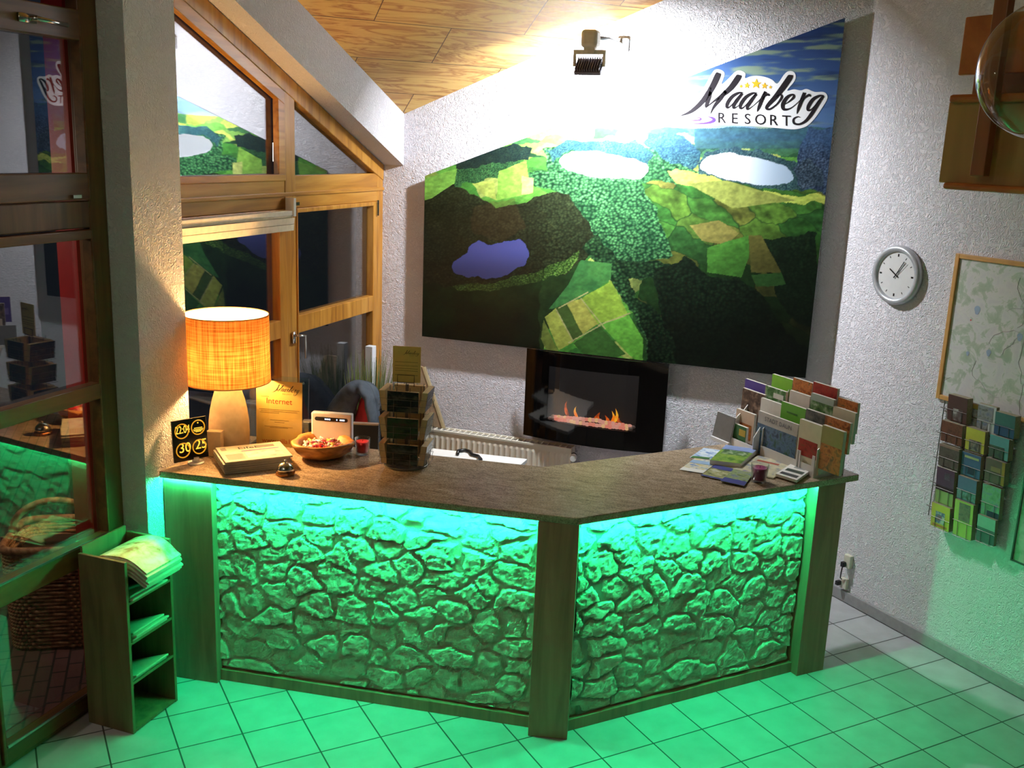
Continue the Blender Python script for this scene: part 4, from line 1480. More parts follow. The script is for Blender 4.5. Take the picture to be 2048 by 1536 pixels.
for (v, u0, u1) in ((0.755, 0.1, 0.28), (0.56, 0.06, 0.94), (0.535, 0.1, 0.9), (0.51, 0.08, 0.5), (0.40, 0.3, 0.72), (0.37, 0.4, 0.62), (0.30, 0.18, 0.8), (0.285, 0.3, 0.7)):
    t.add([gf + ax * (gw * u0) + ay * (gh * v), gf + ax * (gw * u1) + ay * (gh * v), gf + ax * (gw * u1) + ay * (gh * v + 0.0022), gf + ax * (gw * u0) + ay * (gh * v + 0.0022)], [(0, 1, 2, 3)])
obj('small_print', t, plain('brown_ink', (130, 96, 44), 0.6), gsh)

# router --------------------------------------------------------------------------------------------------------
pA, pB = upright((622, 823), (703, 831), -2.13, -2.08)
ax = (pB - pA).normalized()
wd = (pB - pA).length
nn = V((ax.y, -ax.x, 0))
rt = thing('router', 'white upright wireless router with a black display strip behind the bowl', 'router', V((pA.x, pA.y, ZT)))
hh = pA.z - ZT
o = V((pA.x, pA.y, ZT))
obj('case', MB().ob(o, ax * wd, UP * hh, -nn * 0.045), M_WHITE, rt, bevel=0.008, seg=3)
of = o + nn * 0.0008
dsp = []
for a in np.linspace(PI / 2, 3 * PI / 2, 9):
    dsp.append(of + ax * (wd * 0.14 + 0.011 * math.cos(a)) + UP * (hh * 0.84 + 0.011 * math.sin(a)))
for a in np.linspace(-PI / 2, PI / 2, 9):
    dsp.append(of + ax * (wd * 0.86 + 0.011 * math.cos(a)) + UP * (hh * 0.84 + 0.011 * math.sin(a)))
dstr = obj('display_strip', MB().poly(dsp), plain('dark_display', (14, 16, 22), 0.2), rt)
for u, s_ in ((0.36, 0.009), (0.41, 0.009), (0.46, 0.009), (0.64, 0.006), (0.74, 0.014), (0.80, 0.014)):
    c = of + nn * 0.0008 + ax * (wd * u) + UP * (hh * 0.84)
    obj('status_light', MB().poly([c - ax * s_ / 2 - UP * 0.004, c + ax * s_ / 2 - UP * 0.004, c + ax * s_ / 2 + UP * 0.004, c - ax * s_ / 2 + UP * 0.004]), emit('blue_white_led', (0.6, 0.75, 1.0, 1), 2.2), dstr)

# wooden bowl ----------------------------------------------------------------------------------------------------
bc = atZ(645, 913, ZT)
bc.z = ZT
bw = thing('wooden_bowl', 'rough carved root wood bowl full of sweets on the counter', 'bowl', bc)
wob = lambda a, z: 1 + 0.05 * math.sin(3 * a + 1.1) + 0.035 * math.sin(5 * a + 0.4) + 0.02 * math.sin(9 * a)
obj('bowl_body', MB().lathe([(0.075, 0.001), (0.105, 0.012), (0.142, 0.045), (0.160, 0.078), (0.163, 0.092), (0.152, 0.097), (0.130, 0.088), (0.118, 0.062), (0.09, 0.040), (0.0001, 0.032)], bc, 48, wob).smooth(),
    mix2('root_wood', [(116, 66, 26), (196, 128, 60), (226, 164, 92)], 7, 0.45, (1, 1, 3), 5, 1.2, 0.25), bw)
swt = [plain('wrap_' + n_, c, 0.25) for n_, c in (('pink', (236, 110, 130)), ('white', (240, 232, 222)), ('red', (206, 40, 50)), ('yellow', (240, 200, 90)), ('clear', (226, 210, 196)), ('rose', (240, 170, 170)))]
for k in range(60):
    r = 0.098 * math.sqrt(rng.random())
    a = rng.uniform(0, 2 * PI)
    c = bc + V((r * math.cos(a), r * math.sin(a), 0.060 + 0.022 * (1 - r / 0.11) + rng.uniform(0, 0.01)))
    d = rng.uniform(0, PI)
    e = V((math.cos(d), math.sin(d), rng.uniform(-0.3, 0.3))).normalized()
    mb = MB().tube([c - e * 0.018, c - e * 0.011, c - e * 0.009, c, c + e * 0.009, c + e * 0.011, c + e * 0.018], [0.008, 0.0025, 0.007, 0.0085, 0.007, 0.0025, 0.008], 7)
    obj('wrapped_sweet', mb.smooth(), swt[k % 6], None, 'small wrapped sweet in the carved wooden bowl', 'sweet', 'sweets in the wooden bowl')


# candles -------------------------------------------------------------------------------------------------------
def candle(px, py, hpx, rad, nm, col, label, glow=0.0):
    c = atZ(px, py, ZT)
    gl = thing('candle_glass', 'clear tumbler glass holding the %s candle' % label, 'candle glass', c)
    h = hpx
    obj('tumbler', MB().lathe([(rad * 0.80, 0.001), (rad * 0.86, 0.004), (rad, h), (rad * 0.95, h), (rad * 0.80, 0.014), (0.0001, 0.014)], c, 28).smooth(), glass('tumbler_glass', 1.45, (0.97, 0.97, 0.97, 1), 1.0), gl)
    m_, nt_, b_, o_ = newmat(nm)
    b_.inputs['Base Color'].default_value = lin(col)
    b_.inputs['Roughness'].default_value = 0.45
    b_.inputs['Subsurface Weight'].default_value = 0.3
    b_.inputs['Subsurface Radius'].default_value = (0.02, 0.006, 0.006)
    cn = thing('candle', label + ' candle inside its small glass', 'candle', c + V((0, 0, 0.015)))
    obj('wax', MB().lathe([(rad * 0.76, 0.015), (rad * 0.90, h * 0.80), (rad * 0.6, h * 0.79), (0.0001, h * 0.79)], c, 28).smooth(), m_, cn)
    obj('wick', MB().tube([c + V((0, 0, h * 0.79)), c + V((0.001, 0, h * 0.79 + 0.008))], 0.0012, 5), M_BLACK, cn)


candle(725, 908, 0.092, 0.043, 'red_wax', (244, 26, 28), 'red')
candle(1517, 963, 0.098, 0.047, 'purple_wax', (150, 54, 110), 'plum purple')

# bell ----------------------------------------------------------------------------------------------------------
c = atZ(571, 949, ZT)
be = thing('service_bell', 'shiny metal service bell at the counter edge', 'bell', c)
obj('bell_base', MB().lathe([(0.050, 0.001), (0.050, 0.012), (0.044, 0.020)], c, 8), plain('brass', (170, 120, 74), 0.25, 1.0), be, bevel=0.002)
obj('bell_dome', MB().lathe([(0.044, 0.024), (0.043, 0.034), (0.036, 0.050), (0.022, 0.061), (0.006, 0.065), (0.0001, 0.065)], c, 32).smooth(), M_CHROME, be)
obj('bell_button', MB().lathe([(0.004, 0.064), (0.007, 0.072), (0.005, 0.078), (0.0001, 0.079)], c, 12).smooth(), M_CHROME, be)

# ------------------------------------------------------------------ postcard carousel
RC = atZ(812, 929, ZT)
RC.z = ZT
ph_ = math.radians(12)
t1, t2 = V((math.cos(ph_), math.sin(ph_), 0)), V((-math.sin(ph_), math.cos(ph_), 0))
M_WIRE = plain('silver_wire', (112, 108, 102), 0.45, 0.6)
rk = thing('postcard_carousel', 'round wire carousel rack of postcards on the counter', 'card rack', RC)
HR = 0.44
rb = MB()
rb.tube([RC + V((0.113 * math.cos(a), 0.113 * math.sin(a), 0.006)) for a in np.linspace(0, 2 * PI, 49)[:-1]], 0.004, 6, True)
rb.lathe([(0.113, 0.002), (0.113, 0.006), (0.0001, 0.012)], RC, 40)
obj('base_ring', rb, M_WIRE, rk)
cl_ = MB().tube([RC + V((0, 0, 0.01)), RC + V((0, 0, HR))], 0.009, 10)
obj('centre_tube', cl_, M_WIRE, rk)
dirs = [(-t2, t1), (t1, t2), (t2, -t1), (-t1, -t2)]        # outward normal, along
tiers = [0.022, 0.165, 0.308]
cw, chh = 0.164, 0.108
wr = MB()
for wi, (nv_, al) in enumerate(dirs):
    wo = 0.034 if wi % 2 else 0.004
    for z in tiers:
        f0 = RC + nv_ * 0.098 + V((0, 0, z))
        for zz_ in (0.0, 0.035, 0.07):
            wr.tube([RC + nv_ * 0.03 - al * cw / 2 + V((0, 0, z + zz_)), f0 - al * cw / 2 + V((0, 0, zz_)) + nv_ * wo, f0 + al * cw / 2 + V((0, 0, zz_)) + nv_ * wo, RC + nv_ * 0.03 + al * cw / 2 + V((0, 0, z + zz_))], 0.0009, 5)
        for s_ in (-0.045, 0.045):
            wr.tube([f0 + al * s_ + nv_ * (wo + 0.001) + V((0, 0, 0.0)), f0 + al * s_ + nv_ * (wo + 0.001) + V((0, 0, 0.072))], 0.0009, 5)
    for s_ in (-0.5, 0.5):
        wr.tube([RC + nv_ * 0.035 + al * cw * s_ + V((0, 0, 0.008)), RC + nv_ * 0.035 + al * cw * s_ + V((0, 0, HR))], 0.002, 5)
obj('wire_baskets', wr, M_WIRE, rk)
M_CARDEDGE = plain('card_edges', (196, 172, 130), 0.8, 0, 0.1, 80)
cardcol = [[(14, 20, 18), (34, 44, 36), (70, 76, 70)], [(20, 34, 18), (44, 66, 32), (60, 52, 36)], [(12, 16, 18), (34, 30, 32), (80, 74, 66)]]
side = ['front', 'right', 'back', 'left']
lev = ['bottom', 'middle', 'top']
for di, (nv_, al) in enumerate(dirs):
    for ti, z in enumerate(tiers):
        thk = 0.030 if di else 0.018
        tilt = (UP + nv_ * (0.16 if di % 2 else -0.04)).normalized()
        oo = RC + nv_ * ((0.112 if di % 2 else 0.094) - thk) - al * cw / 2 + V((0, 0, z + 0.004))
        pk = thing('postcard_stack', 'stack of dark landscape postcards in the %s %s pocket of the carousel' % (lev[ti], {'front': 'front', 'back': 'rear', 'right': 'right-hand', 'left': 'left-hand'}[side[di]]), 'postcards', oo, 'postcards in the carousel')
        obj('cards', MB().ob(oo, al * cw, tilt * chh, nv_ * thk), M_CARDEDGE, pk)
        of = oo + nv_ * (thk + 0.0006)
        obj('picture_side', MB().ob(of, al * cw, tilt * chh, nv_ * 0.0008), mix2('card_picture_%d' % ti, cardcol[ti], 14, 0.25, (1, 1, 2.5)), pk)
# sheet on top in a wire clip
pA, pB = upright((786, 690), (842, 696), -2.16, -2.12)
ax = (pB - pA).normalized()
wd = (pB - pA).length
nn = V((ax.y, -ax.x, 0))
zt0 = ZT + HR + 0.01
gs = thing('info_sheet', 'small gold notice clipped on top of the postcard carousel', 'sign', V((pA.x, pA.y, zt0)))
hh = pA.z - zt0
o = V((pA.x, pA.y, zt0))
gsh = obj('gold_sheet', MB().ob(o, ax * wd, UP * hh, -nn * 0.003), M_GOLD, gs)
of = o + nn * 0.0008
obj('sheet_logo', small_logo(of + ax * (wd * 0.36) + UP * (hh * 0.74), ax, UP, wd * 0.6), M_INK, gsh)
t = MB()
for v in (0.56, 0.46, 0.38, 0.32, 0.2):
    t.add([of + ax * (wd * 0.08) + UP * (hh * v), of + ax * (wd * 0.9) + UP * (hh * v), of + ax * (wd * 0.9) + UP * (hh * v + 0.002), of + ax * (wd * 0.08) + UP * (hh * v + 0.002)], [(0, 1, 2, 3)])
obj('small_print', t, _pm['brown_ink'], gsh)
wc = MB()
o2 = of + nn * 0.004
wc.tube([o2 + ax * (wd * 0.18) - UP * 0.02, o2 + ax * (wd * 0.18) + UP * 0.04, o2 + ax * (wd * 0.78) + UP * 0.04, o2 + ax * (wd * 0.78) - UP * 0.02], 0.0018, 6)
wc.tube([o2 + ax * (wd * 0.18) - UP * 0.0, o2 + ax * (wd * 0.78) - UP * 0.0], 0.0018, 6)
wc.tube([o2 + ax * (wd * 0.48) - UP * 0.0, RC + V((0, 0, HR - 0.005))], 0.0018, 6)
obj('sheet_clip', wc, plain('dark_wire', (40, 36, 32), 0.4, 0.8), rk)
# ------------------------------------------------------------------ behind the counter
wt = thing('white_desk', 'white work desk behind the reception counter', 'desk', (-2.4, -1.2, 0))
obj('desk_top', MB().prism([(-2.98, -1.62, 0.735), (-1.885, -1.56, 0.735), (-1.885, -0.55, 0.735), (-2.56, -0.62, 0.735), (-2.56, -1.08, 0.735), (-2.98, -1.10, 0.735)], (0, 0, 0.026)), plain('white_desk_top', (236, 236, 234), 0.35, 0, 0.02), wt, bevel=0.002)
for x, y in ((-2.92, -1.55), (-1.95, -1.5), (-1.95, -0.66), (-2.50, -0.70), (-2.92, -1.16)):
    obj('leg', MB().box((x - 0.025, y - 0.025, 0), (x + 0.025, y + 0.025, 0.735)), plain('grey_steel', (150, 152, 154), 0.35, 0.7), wt)
p = [atZ(x, y, 0.775) for x, y in ((915, 908), (916, 902), (930, 900), (940, 903), (944, 909), (956, 912), (962, 919), (950, 924))]
sr = MB().tube(p, 0.012, 8)
obj('black_cable', sr.smooth(), M_BLACK, None, 'black coiled cable lying on the white desk', 'cable', loc=p[0])
pA, pB = upright((606, 843), (757, 850), -1.50, -1.36)
ax = (pB - pA).normalized()
wd = (pB - pA).length
nn = V((ax.y, -ax.x, 0))
mo = thing('computer_monitor', 'dark computer monitor seen from behind over the counter', 'monitor', V(((pA.x + pB.x) / 2, (pA.y + pB.y) / 2, 0.761)))
o = V((pA.x, pA.y, pA.z - 0.31))
obj('back_shell', MB().ob(o, ax * wd, UP * 0.31, -nn * 0.03), M_BLACK, mo, bevel=0.006)
obj('top_edge', MB().ob(o + UP * 0.308 + nn * 0.002, ax * wd, UP * 0.008, -nn * 0.034), plain('brown_grey_plastic', (120, 106, 96), 0.4), mo)
mc = (pA + pB) / 2
obj('neck', MB().box((mc.x - 0.03, mc.y - 0.015, 0.77), (mc.x + 0.03, mc.y + 0.015, pA.z - 0.2)), M_BLACK, mo)
obj('foot', MB().lathe([(0.11, 0.761), (0.11, 0.772), (0.04, 0.780)], (mc.x, mc.y, 0), 28), M_BLACK, mo)

# office chair with the jacket
oc = V((-2.84, -0.44, 0))
ch = thing('office_chair', 'black office chair behind the counter with a jacket over it', 'chair', oc)
st = MB()
for k in range(5):
    a = 2 * PI * k / 5 + 0.3
    st.tube([oc + V((0, 0, 0.12)), oc + V((0.22 * math.cos(a), 0.22 * math.sin(a), 0.07))], [0.03, 0.018], 8)
obj('star_base', st, M_BLACK, ch)
for k in range(5):
    a = 2 * PI * k / 5 + 0.3
    e = oc + V((0.22 * math.cos(a), 0.22 * math.sin(a), 0.03))
    obj('castor', MB().tube([e - V((0.012, 0, 0)), e + V((0.012, 0, 0))], 0.03, 14), M_BLACK, ch)
obj('gas_column', MB().tube([oc + V((0, 0, 0.12)), oc + V((0, 0, 0.46))], 0.028, 12), M_CHROME, ch)
obj('seat', MB().box((oc.x - 0.21, oc.y - 0.18, 0.46), (oc.x + 0.21, oc.y + 0.17, 0.54)), plain('black_fabric', (24, 24, 27), 0.9), ch, bevel=0.03, seg=4)
obj('back_support', MB().tube([oc + V((0, -0.14, 0.48)), oc + V((0, -0.19, 0.56)), oc + V((0, -0.20, 0.80))], 0.02, 8), M_BLACK, ch)
obj('backrest', MB().box((oc.x - 0.2, oc.y - 0.215, 0.66), (oc.x + 0.02, oc.y - 0.165, 1.02)), _pm['black_fabric'], ch, bevel=0.03, seg=4)
JY = -0.70
M_JACK = mix2('slate_jacket', [(50, 56, 64), (70, 78, 88), (84, 92, 102)], 9, 0.8, (1, 1, 1), 3, 0.3, 0.3)
M_LIN = mix2('red_lining', [(112, 18, 26), (172, 34, 44), (190, 52, 60)], 7, 0.7, (1, 1, 0.4), 3, 0.6, 0.3)
jk = thing('jacket', 'slate grey jacket with red lining hung over the office chair', 'jacket', V((-2.94, JY, 0.6)))
jo = [atY(x, y, JY) for x, y in ((640, 872), (648, 835), (668, 800), (688, 775), (706, 763), (724, 762), (738, 772), (747, 792), (753, 830), (757, 872))]
ji = [atY(x, y, JY) for x, y in ((700, 872), (704, 845), (710, 822), (716, 802), (722, 791), (730, 788), (735, 795), (739, 812), (744, 838), (748, 872))]
for l in (jo, ji):
    l[0] = V((l[0].x, l[0].y, 0.62))
    l[-1] = V((l[-1].x, l[-1].y, 0.62))


def spl(P, n):
    out_ = []
    for i in range(len(P) - 1):
        a, b_, c_, d_ = P[max(i - 1, 0)], P[i], P[i + 1], P[min(i + 2, len(P) - 1)]
        for k in range(n):
            t = k / n
            out_.append(0.5 * ((2 * b_) + (c_ - a) * t + (2 * a - 5 * b_ + 4 * c_ - d_) * t * t + (3 * b_ - a - 3 * c_ + d_) * t ** 3))
    out_.append(P[-1])
    return out_


so, si = spl(jo, 4), spl(ji, 4)
nj = len(so)
K = 13
js = MB()


def jp(i, k):
    t = k / (K - 1)
    c = so[i].lerp(si[i], 0.5)
    r = (so[i] - si[i]) / 2
    a = PI * t
    bul = 0.085 * math.sin(a) * (1 + 0.12 * math.sin(i * 0.9))
    return c + r * math.cos(a) + V((0, -bul, 0))


js.grid(lambda i, k: jp(i, k), nj, K)
def jb(i, k):
    return so[i].lerp(V((so[i].x, -0.60, so[i].z - 0.03)), k / 4.0)
js.grid(lambda i, k: jb(i, k), nj, 5)
obj('jacket_shell', js.smooth(), M_JACK, jk, solid=0.012)
lj = MB()
lb = [p_ + V((0, 0.035, 0)) for p_ in si]
vs = lb + [V((lb[nj // 2].x, lb[nj // 2].y, 0.62))]
lj.add(vs, [(i, i + 1, nj) for i in range(nj - 1)])
obj('lining', lj, M_LIN, jk)
cr = MB()
ca_, cb_ = atY(728, 850, JY), atY(750, 874, JY)
cr.tube([V((ca_.x + 0.02 * t, JY + 0.02, ca_.z - 0.02 - 0.18 * t)) for t in np.linspace(0, 1, 6)], [0.008, 0.014, 0.016, 0.016, 0.014, 0.01], 8)
obj('lining_fold', cr.smooth(), M_LIN, jk)

# grass and white post in the window corner
wp0 = atY(741, 692, -0.34)
obj('white_post', MB().prism([(wp0.x - 0.03, -0.365, 0), (wp0.x + 0.028, -0.365, 0), (wp0.x + 0.028, -0.305, 0), (wp0.x - 0.03, -0.305, 0)], (0, 0, wp0.z)), plain('post_white', (226, 228, 234), 0.4, 0, 0.02), None, 'slim white square post standing in the window corner', 'post', loc=(wp0.x, -0.335, 0), bevel=0.002)
gp = V((-3.16, -0.45, 0))
gr = thing('potted_grass', 'tall ornamental grass in a pot beside the window frame', 'plant', gp)
obj('pot', MB().lathe([(0.075, 0), (0.09, 0.26), (0.082, 0.26), (0.075, 0.22), (0.0001, 0.22)], gp, 28).smooth(), plain('dark_pot', (46, 44, 44), 0.5), gr)
gb = MB()
for k in range(150):
    a = rng.uniform(0, 2 * PI)
    L = rng.uniform(0.85, 1.16)
    sp_r = rng.uniform(0.02, 0.2) * (1.7 if k % 12 == 0 else 1)
    b0 = gp + V((0.05 * math.cos(a), 0.05 * math.sin(a), 0.22))
    d = V((math.cos(a), math.sin(a), 0))
    pts_ = []
    for t in np.linspace(0, 1, 6):
        q_ = b0 + d * (sp_r * t ** 1.6) + V((0, 0, L * t))
        q_.x = max(q_.x, -3.235)
        q_.y = max(min(q_.y, -0.38), -0.66)
        pts_.append(q_)
    gb.tube(pts_, [0.006, 0.0056, 0.005, 0.0042, 0.003, 0.001], 4)
obj('grass_blades', gb, mix2('grass_green', [(80, 96, 48), (120, 134, 76), (150, 154, 100)], 8), gr, kind='stuff')

# leaning board on the radiator
lb_ = [atY(849, 734, -0.06), atY(889, 860, -0.06)]
bz = 0.743
pts_ = [V((-3.04, -0.06, bz)), V((lb_[1].x, -0.06, bz)), V((lb_[0].x, -0.06, lb_[0].z)), V((-3.04, -0.06, lb_[0].z))]
lt = thing('leaning_board', 'tan board with slanted edge leaning behind the carousel on the radiator', 'board', pts_[0])
obj('panel', MB().prism(pts_, (0, 0.02, 0)), plain('tan_board', (176, 150, 120), 0.7), lt)
obj('edge_strip', MB().ob(pts_[1] + V((-0.02, -0.003, 0)), V((0.02, 0, 0)), V((0, 0.025, 0)), pts_[2] - pts_[1]), plain('pale_wood', (214, 194, 150), 0.6), lt)

# ------------------------------------------------------------------ right end of the counter: leaflets
dF = NW.dot(V((0.013, -1.38, 0)))


def cpx(u, v):          # reading of the enlarged detail -> picture dots
    return 1340 + u / 4.876, 720 + v / 4.876


def onrow(u, v, d):
    x_, y_ = cpx(u, v)
    return at(x_, y_, NW, d)


M_ACRW = plain('frosted_plastic', (206, 204, 200), 0.35, 0, 0.02)
lh = thing('leaflet_holder', 'large stepped clear plastic leaflet holder at the counter end', 'holder', V((0.0, -1.3, ZT)))
rc_ = atZ(1629, 957, ZT)
dA = NW.dot(rc_)
T_ = -TW
wH = 0.43
o = V((rc_.x, rc_.y, ZT))
bk_ = -NW
prof = [(0, 0), (0.21, 0), (0.21, 0.42), (0.185, 0.42), (0.16, 0.36), (0.135, 0.30), (0.09, 0.24), (0.05, 0.20), (0.0, 0.16)]
for s_ in (0.0, wH):
    obj('side_panel', MB().prism([o + T_ * s_ + bk_ * a + UP * z for a, z in prof], T_ * 0.004), M_ACRW, lh)
obj('base_plate', MB().ob(o, T_ * wH, bk_ * 0.21, UP * 0.004), M_ACRW, lh)
for k, (a, z, h) in enumerate(((0.0, 0.0, 0.06), (0.055, 0.05, 0.13), (0.105, 0.10, 0.15), (0.155, 0.17, 0.13), (0.205, 0.0, 0.42))):
    obj('tier_wall', MB().ob(o + bk_ * a + UP * z, T_ * wH, bk_ * 0.003, UP * h), M_ACRW, lh)
for s_ in (0.008, 0.115, 0.125):
    obj('pocket_lip', MB().prism([o + T_ * (s_) + UP * 0.0 - bk_ * 0.003, o + T_ * (s_ + 0.028) - bk_ * 0.003, o + T_ * (s_ + 0.022) + UP * 0.12 - bk_ * 0.003, o + T_ * (s_ + 0.004) + UP * 0.12 - bk_ * 0.003], bk_ * 0.004), M_ACRW, lh)
rows = dict(A=dA - 0.012, B=dA - 0.068, C=dA - 0.118, D=dA - 0.168)


def leaflet(u0, v0, u1, v1, row, hgt, cover, label, stops, band=None, text=None, thk=0.016, photo=None, group='leaflets standing in the counter holders', dd=0.0):
    d = rows[row] + dd
    p, q_ = onrow(u0, v0, d), onrow(u1, v1, d)
    z = (p.z + q_.z) / 2
    wd = max(0.05, (q_ - p).dot(TW))
    zb = max(ZT + 0.005, z - hgt)
    h = z - zb
    o_ = V((p.x, p.y, zb))
    lf = thing('leaflet', label, 'leaflet', o_, group)
    obj('pages', MB().ob(o_ - NW * thk, TW * wd, NW * thk, UP * h), plain('page_edges', (206, 200, 188), 0.8, 0, 0.08, 90), lf)
    of_ = o_ + NW * 0.0006
    cv = obj('cover', MB().ob(of_, TW * wd, NW * 0.0006, UP * h), cover, lf)
    if photo:
        a, b_, c_, d_, mt_ = photo
        obj('cover_photo', MB().ob(of_ + NW * 0.0009 + TW * (wd * a) + UP * (h * b_), TW * (wd * (c_ - a)), NW * 0.0005, UP * (h * (d_ - b_))), mt_, cv)
    if text:
        t_ = MB()
        text_mb(t_, text[0], of_ + NW * 0.002 + TW * (wd * text[2]) + UP * (h * text[3]), TW, UP, text[1], 'CENTER')
        obj('cover_title', t_, text[4], cv)
    return lf


P_ = lambda n_, *c: mix2('pic_' + n_, list(c), 26, 0.35, (1, 1, 1), 4, 0.6)
W_ = lambda n_, c: plain('cov_' + n_, c, 0.4, 0, 0.05)
pic_people = P_('people', (50, 36, 30), (96, 74, 60), (150, 124, 104))
pic_green = P_('green', (34, 62, 36), (84, 124, 66), (176, 186, 160))
pic_orange = P_('orange', (120, 60, 30), (196, 118, 60), (90, 80, 50))
pic_lake = P_('lake', (40, 56, 76), (84, 112, 140), (50, 84, 46))
pic_red = P_('red', (110, 26, 24), (160, 44, 36), (120, 66, 40))
pic_town = P_('town', (62, 66, 70), (130, 132, 130), (90, 104, 120))
pic_grey = P_('grey', (40, 44, 40), (84, 86, 80), (120, 110, 100))
# back row first
leaflet(735, 200, 935, 225, 'D', 0.20, W_('violet', (84, 66, 132)), 'purple leaflet in the top row at the left of the holder', None, dd=0.03, photo=(0.1, 0.3, 0.9, 0.55, W_('violet2', (120, 104, 160))))
leaflet(1000, 150, 1200, 180, 'D', 0.20, W_('lime', (122, 178, 56)), 'lime green leaflet in the top row of the holder', None, photo=(0.0, 0.2, 1, 0.5, pic_green))
leaflet(1205, 185, 1395, 212, 'D', 0.20, pic_orange, 'orange and brown picture leaflet in the top row beside the lime one', None)
leaflet(1400, 225, 1640, 265, 'D', 0.20, pic_red, 'dark red leaflet in the top row of the holder', None, photo=(0, 0.0, 1, 0.55, pic_green))
leaflet(1640, 375, 1840, 408, 'D', 0.17, pic_orange, 'orange picture leaflet at the far right behind the others', None, dd=0.0)
leaflet(710, 290, 925, 322, 'C', 0.20, pic_people, 'dark brown leaflet showing people, below the purple one', None, dd=0.03)
leaflet(940, 262, 1135, 300, 'C', 0.19, pic_green, 'green and white picture leaflet in the second row', None, photo=(0.4, 0.7, 0.9, 0.86, W_('pale', (206, 202, 190))))
leaflet(1170, 305, 1370, 345, 'C', 0.19, W_('cream', (200, 190, 178)), 'pale beige leaflet with red title in the second row', None, photo=(0.1, 0.42, 0.9, 0.5, W_('reddish', (170, 80, 76))))
leaflet(1380, 330, 1605, 378, 'C', 0.19, pic_green, 'dark green landscape leaflet below the red one', None, photo=(0, 0.8, 1, 1, W_('mist', (150, 160, 150))))
leaflet(1590, 462, 1815, 505, 'C', 0.17, W_('sand', (188, 178, 152)), 'sand coloured leaflet at the right of the second row', None, dd=0.0)
leaflet(650, 490, 830, 515, 'B', 0.18, W_('apricot', (206, 180, 156)), 'apricot leaflet in the pocket left of the large brochure', None, dd=0.03, photo=(0.1, 0.1, 0.9, 0.6, pic_orange))
leaflet(890, 385, 1090, 415, 'B', 0.19, W_('white', (214, 208, 198)), 'white leaflet with a dark photo above the large brochure', None, photo=(0, 0.1, 1, 0.5, pic_town))
leaflet(1090, 420, 1330, 462, 'B', 0.17, W_('grass', (96, 160, 48)), 'bright green leaflet in the middle of the holder', None, photo=(0.25, 0.68, 0.7, 0.74, W_('grassdark', (60, 110, 36))))
leaflet(1330, 488, 1545, 530, 'B', 0.17, pic_grey, 'dark brown picture leaflet right of the bright green one', None)
leaflet(1515, 555, 1765, 600, 'B', 0.17, pic_orange, 'reddish brown leaflet in the third row at the right', None, dd=0.0)
leaflet(625, 630, 750, 650, 'A', 0.16, W_('green2', (60, 110, 60)), 'small green and yellow leaflet in the low left pocket', None, dd=0.03, photo=(0.45, 0.55, 0.95, 0.85, W_('yel', (190, 160, 60))))
daun = leaflet(865, 520, 1255, 605, 'A', 0.30, W_('stone', (176, 172, 166)), 'large town brochure with a landscape photo leaning in the front row', None, photo=(0.0, 0.0, 1.0, 0.72, pic_lake), text=('STADT DAUN', 0.035, 0.52, 0.82, plain('title_ink', (92, 92, 100), 0.6)), thk=0.012)
leaflet(1270, 585, 1500, 640, 'A', 0.27, W_('cream2', (198, 190, 160)), 'tall cream leaflet with a red photo, right of the large brochure', None, photo=(0.05, 0.28, 0.85, 0.62, pic_red), thk=0.02)
leaflet(1490, 640, 1700, 695, 'A', 0.24, pic_orange, 'orange autumn leaflet in the right front pocket', None, photo=(0.0, 0.6, 1, 1, W_('olive', (150, 140, 84))), thk=0.02)
# low left holder walls
l0 = onrow(600, 520, rows['A'] + 0.045)
l1 = onrow(830, 560, rows['A'] + 0.045)
sm = thing('leaflet_holder', 'small white plastic leaflet holder left of the large one', 'holder', V((l0.x, l0.y, ZT)))
wl_ = (l1 - l0).dot(TW)
o2 = V((l0.x, l0.y, ZT))
for s_ in (-0.006, wl_):
    obj('side_panel', MB().prism([o2 + TW * s_ - NW * a + UP * z for a, z in ((0, 0), (0.19, 0), (0.19, 0.30), (0.15, 0.27), (0.1, 0.21), (0.05, 0.17), (0, 0.1))], TW * 0.005), M_WHITE, sm)
obj('front_lip', MB().ob(o2, TW * wl_, -NW * 0.003, UP * 0.05), M_WHITE, sm)
obj('back_wall', MB().ob(o2 - NW * 0.19, TW * wl_, -NW * 0.003, UP * 0.28), M_WHITE, sm)
# grey card on a white easel
g0, g1 = onrow(385, 850, dA + 0.06), onrow(560, 862, dA + 0.06)
ec = thing('card_stand', 'small grey square card on a white stand beside the leaflet holder', 'card stand', V((g0.x, g0.y, ZT)))
wd = (g1 - g0).dot(TW)
o3 = V((g0.x, g0.y, ZT))
ay = (UP - NW * 0.18).normalized()
obj('foot', MB().ob(o3, TW * wd, -NW * 0.06, UP * 0.02), M_WHITE, ec)
obj('card', MB().ob(o3 - NW * 0.012 + UP * 0.02, TW * wd, ay * 0.15, -NW * 0.004), plain('grey_card', (112, 110, 106), 0.35), ec)
obj('card_backing', MB().ob(o3 - NW * 0.017 + UP * 0.02, TW * wd, ay * 0.15, -NW * 0.003), M_WHITE, ec)


